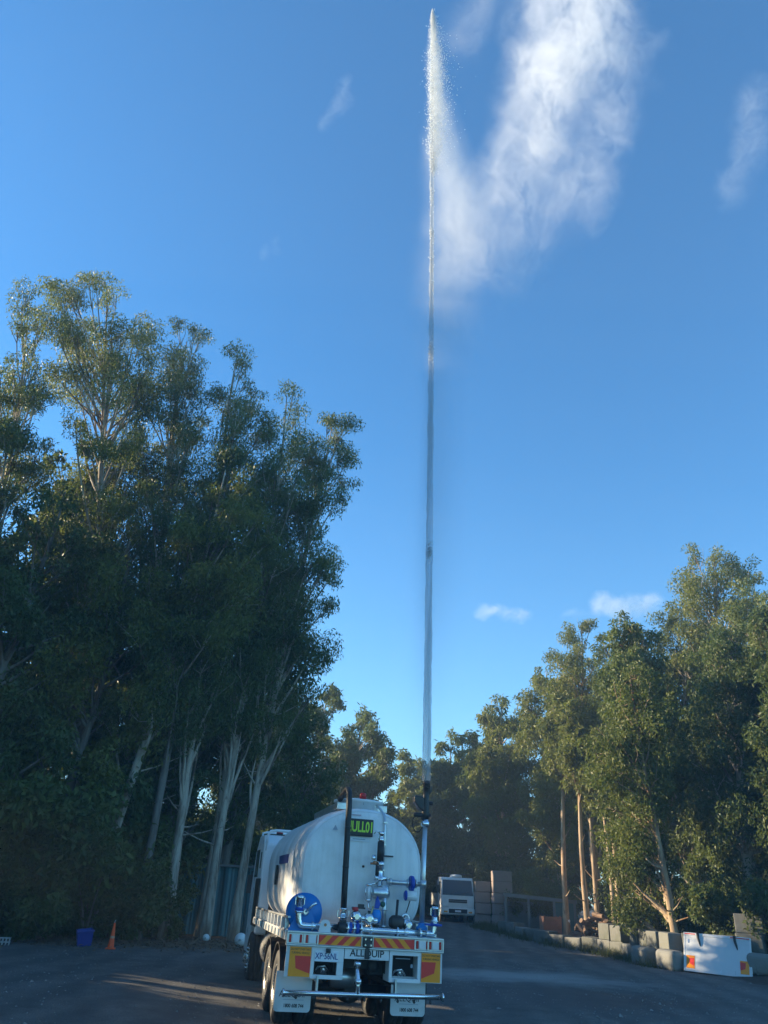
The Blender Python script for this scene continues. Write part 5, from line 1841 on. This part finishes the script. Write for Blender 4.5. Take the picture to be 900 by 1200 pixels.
def hull(name, blobs, mat, loc=(0, 0, 0), grow=1.0, voxel=.35, parent=None):
    """one closed skin round the ellipsoids, so that the cloud has its own outline"""
    bm = bmesh.new()
    for c, r, ty_, k in blobs:
        mtx = Matrix.Translation(c) @ Matrix.Rotation(R(ty_), 4, 'Y') @ Matrix.Diagonal((r[0] * grow, r[1] * grow, r[2] * grow, 1))
        bmesh.ops.create_icosphere(bm, subdivisions=3, radius=1, matrix=mtx)
    me = bpy.data.meshes.new(name)
    bm.to_mesh(me)
    bm.free()
    me.materials.append(mat)
    o = obj(name, me, parent, loc)
    md = o.modifiers.new('remesh', 'REMESH')
    md.mode = 'VOXEL'
    md.voxel_size = voxel
    return o


# spray cloud blown to the right of the jet head, in the upright plane of the jet (x, y, z in metres)
BS = [((1.35, 14.45, 19.0), (.9, .8, 3.0), -9, .30),
      ((1.75, 14.5, 17.4), (1.5, 1.0, 2.8), -6, .42),
      ((1.35, 14.5, 15.6), (1.2, .9, 3.0), 0, .24),
      ((2.9, 14.5, 18.9), (1.3, 1.0, 2.2), 14, .70),        # bright body that trails up to the right
      ((3.5, 14.6, 21.0), (1.45, 1.1, 3.2), 18, 1.1),
      ((4.4, 14.7, 24.0), (1.8, 1.2, 3.6), 17, 1.2),
      ((5.2, 14.8, 27.4), (2.4, 1.5, 4.0), 14, 1.2),
      ((2.6, 14.6, 16.9), (1.6, .9, 2.4), 24, .40),
      ((4.2, 14.7, 18.6), (1.4, .9, 2.6), 26, .5),          # thin wisps
      ((5.5, 14.9, 21.2), (1.3, .8, 3.8), 16, .55),
      ((6.5, 15.0, 25.0), (1.6, .8, 4.0), 16, .50),
      ((2.0, 14.6, 26.4), (1.0, .8, 2.6), 16, .22)]
sm = mist_material('spray_mist', BS, .66, .95, .36, .66, .2, wisp=1.9, stretch=(1.15, 1, .62), warp=(2.2, .6))
tag(hull('spray_mist', BS, sm, grow=1.08, voxel=.3), 'white cloud of fine spray drifting right from the head of the water jet', None, None, 'stuff')
# smooth veil that peels off the jet head and hangs beside it
BC = [((.86, 14.38, 22.5), (.36, .34, 4.0), -2, 2.6), ((1.02, 14.39, 21.6), (.50, .45, 3.9), -5, 1.0), ((1.30, 14.4, 19.9), (.80, .6, 3.6), -8, .60),
      ((1.45, 14.4, 18.0), (1.15, .7, 3.4), -6, .42), ((1.25, 14.4, 15.6), (1.1, .7, 3.2), 0, .22)]
cvm = mist_material('spray_veil', BC, .62, 1.2, .05, .6, .2, col=(.92, .96, 1.0), stretch=(1.4, 1, .35), wisp=.6, warp=(.5, .9))
tag(hull('spray_veil', BC, cvm, grow=1.04, voxel=.2), 'pale veil of spray peeling off the right side of the jet head', None, None, 'stuff')
# thin falling mist round the lower jet
BF = [((.90, 14.25, 10.0), (.20, .2, 8.4), -.8, 2.2), ((1.0, 14.25, 10.5), (.42, .5, 9.0), 1, 1.0), ((1.15, 14.3, 9.0), (.75, .8, 7.6), 2, .6), ((1.2, 14.4, 15.0), (1.1, .9, 5.0), 2, .5)]
fm = mist_material('falling_mist', BF, .42, .8, .2, .75, .2, col=(.50, .56, .64), stretch=(1, 1, .22))  # grey colour carries the shade on this mist
tag(hull('falling_mist', BF, fm, grow=1.0, voxel=.3), 'thin veil of falling mist hanging round the lower water jet', None, None, 'stuff')


def px_dir(x, y):
    d = cam.matrix_world.to_3x3() @ Vector(((x - 450) / 900, -(y - 600) / 900, -1))
    return d.normalized()


CL = [(590, 720, 30, 13, 'small white cloud alone low in the sky right of the water jet', 5, .9),
      (735, 708, 38, 20, 'bright small cloud touching the tree tops on the right', 3, 1.1),
      (680, 722, 20, 9, 'faint little cloud patch left of the bright cloud over the trees', 6, .35),
      (398, 118, 17, 42, 'thin wisp of high cloud left of the water jet', 8, .16),
      (870, 165, 38, 75, 'pale ragged wisp of high cloud at the right edge of the sky', 9, .16),
      (319, 292, 12, 18, 'faintest speck of cloud over the left tree tops', 4, .12)]
for i, (px, py, rx_, ry_, lab, nsd, dn) in enumerate(CL):
    dist = 900.0
    d = px_dir(px, py)
    c = Vector((0, 0, EYE)) + d * dist
    k = dist / 900 * 1.12
    rr = random.Random(nsd)
    bl = []
    nb = 4 if py > 600 else 5
    for j in range(nb):
        u = (j / (nb - 1) - .5) * 2
        if rx_ >= ry_:
            bl.append(((u * rx_ * .62 * k, rr.uniform(-4, 4), rr.uniform(-.25, .35) * ry_ * k), (rx_ * .5 * k, rx_ * .45 * k, ry_ * rr.uniform(.6, .85) * k), rr.uniform(-12, 12), 1.0))
        else:
            bl.append(((-u * -.35 * rx_ * k + rr.uniform(-.3, .3) * rx_ * k, rr.uniform(-4, 4), u * ry_ * .62 * k), (rx_ * .6 * k, rx_ * .6 * k, ry_ * .42 * k), rr.uniform(8, 24), 1.0))
    mt_ = mist_material('cloud_vapour', bl, .035 * dn, .07, .36, .70, .3, wisp=.8, warp=(26, .035))
    o = hull('cloud', bl, mt_, c, 1.0, 2.5)
    o.rotation_euler = (0, 0, -math.atan2(d.x, d.y))
    tag(o, lab, 'cloud', 'small clouds in the blue sky')

hz_m = NT('air')
pv = hz_m.n('ShaderNodeVolumePrincipled')
pv.inputs['Color'].default_value = (.66, .84, 1.0, 1)
pv.inputs['Density'].default_value = .0018
pv.inputs['Anisotropy'].default_value = .1
hm = hz_m.done(None, pv.outputs[0])
hz = MB().span((-430, -70, -1.6), (430, 530, 34.5)).build('haze', hm)
tag(hz, None, None, None, 'stuff')
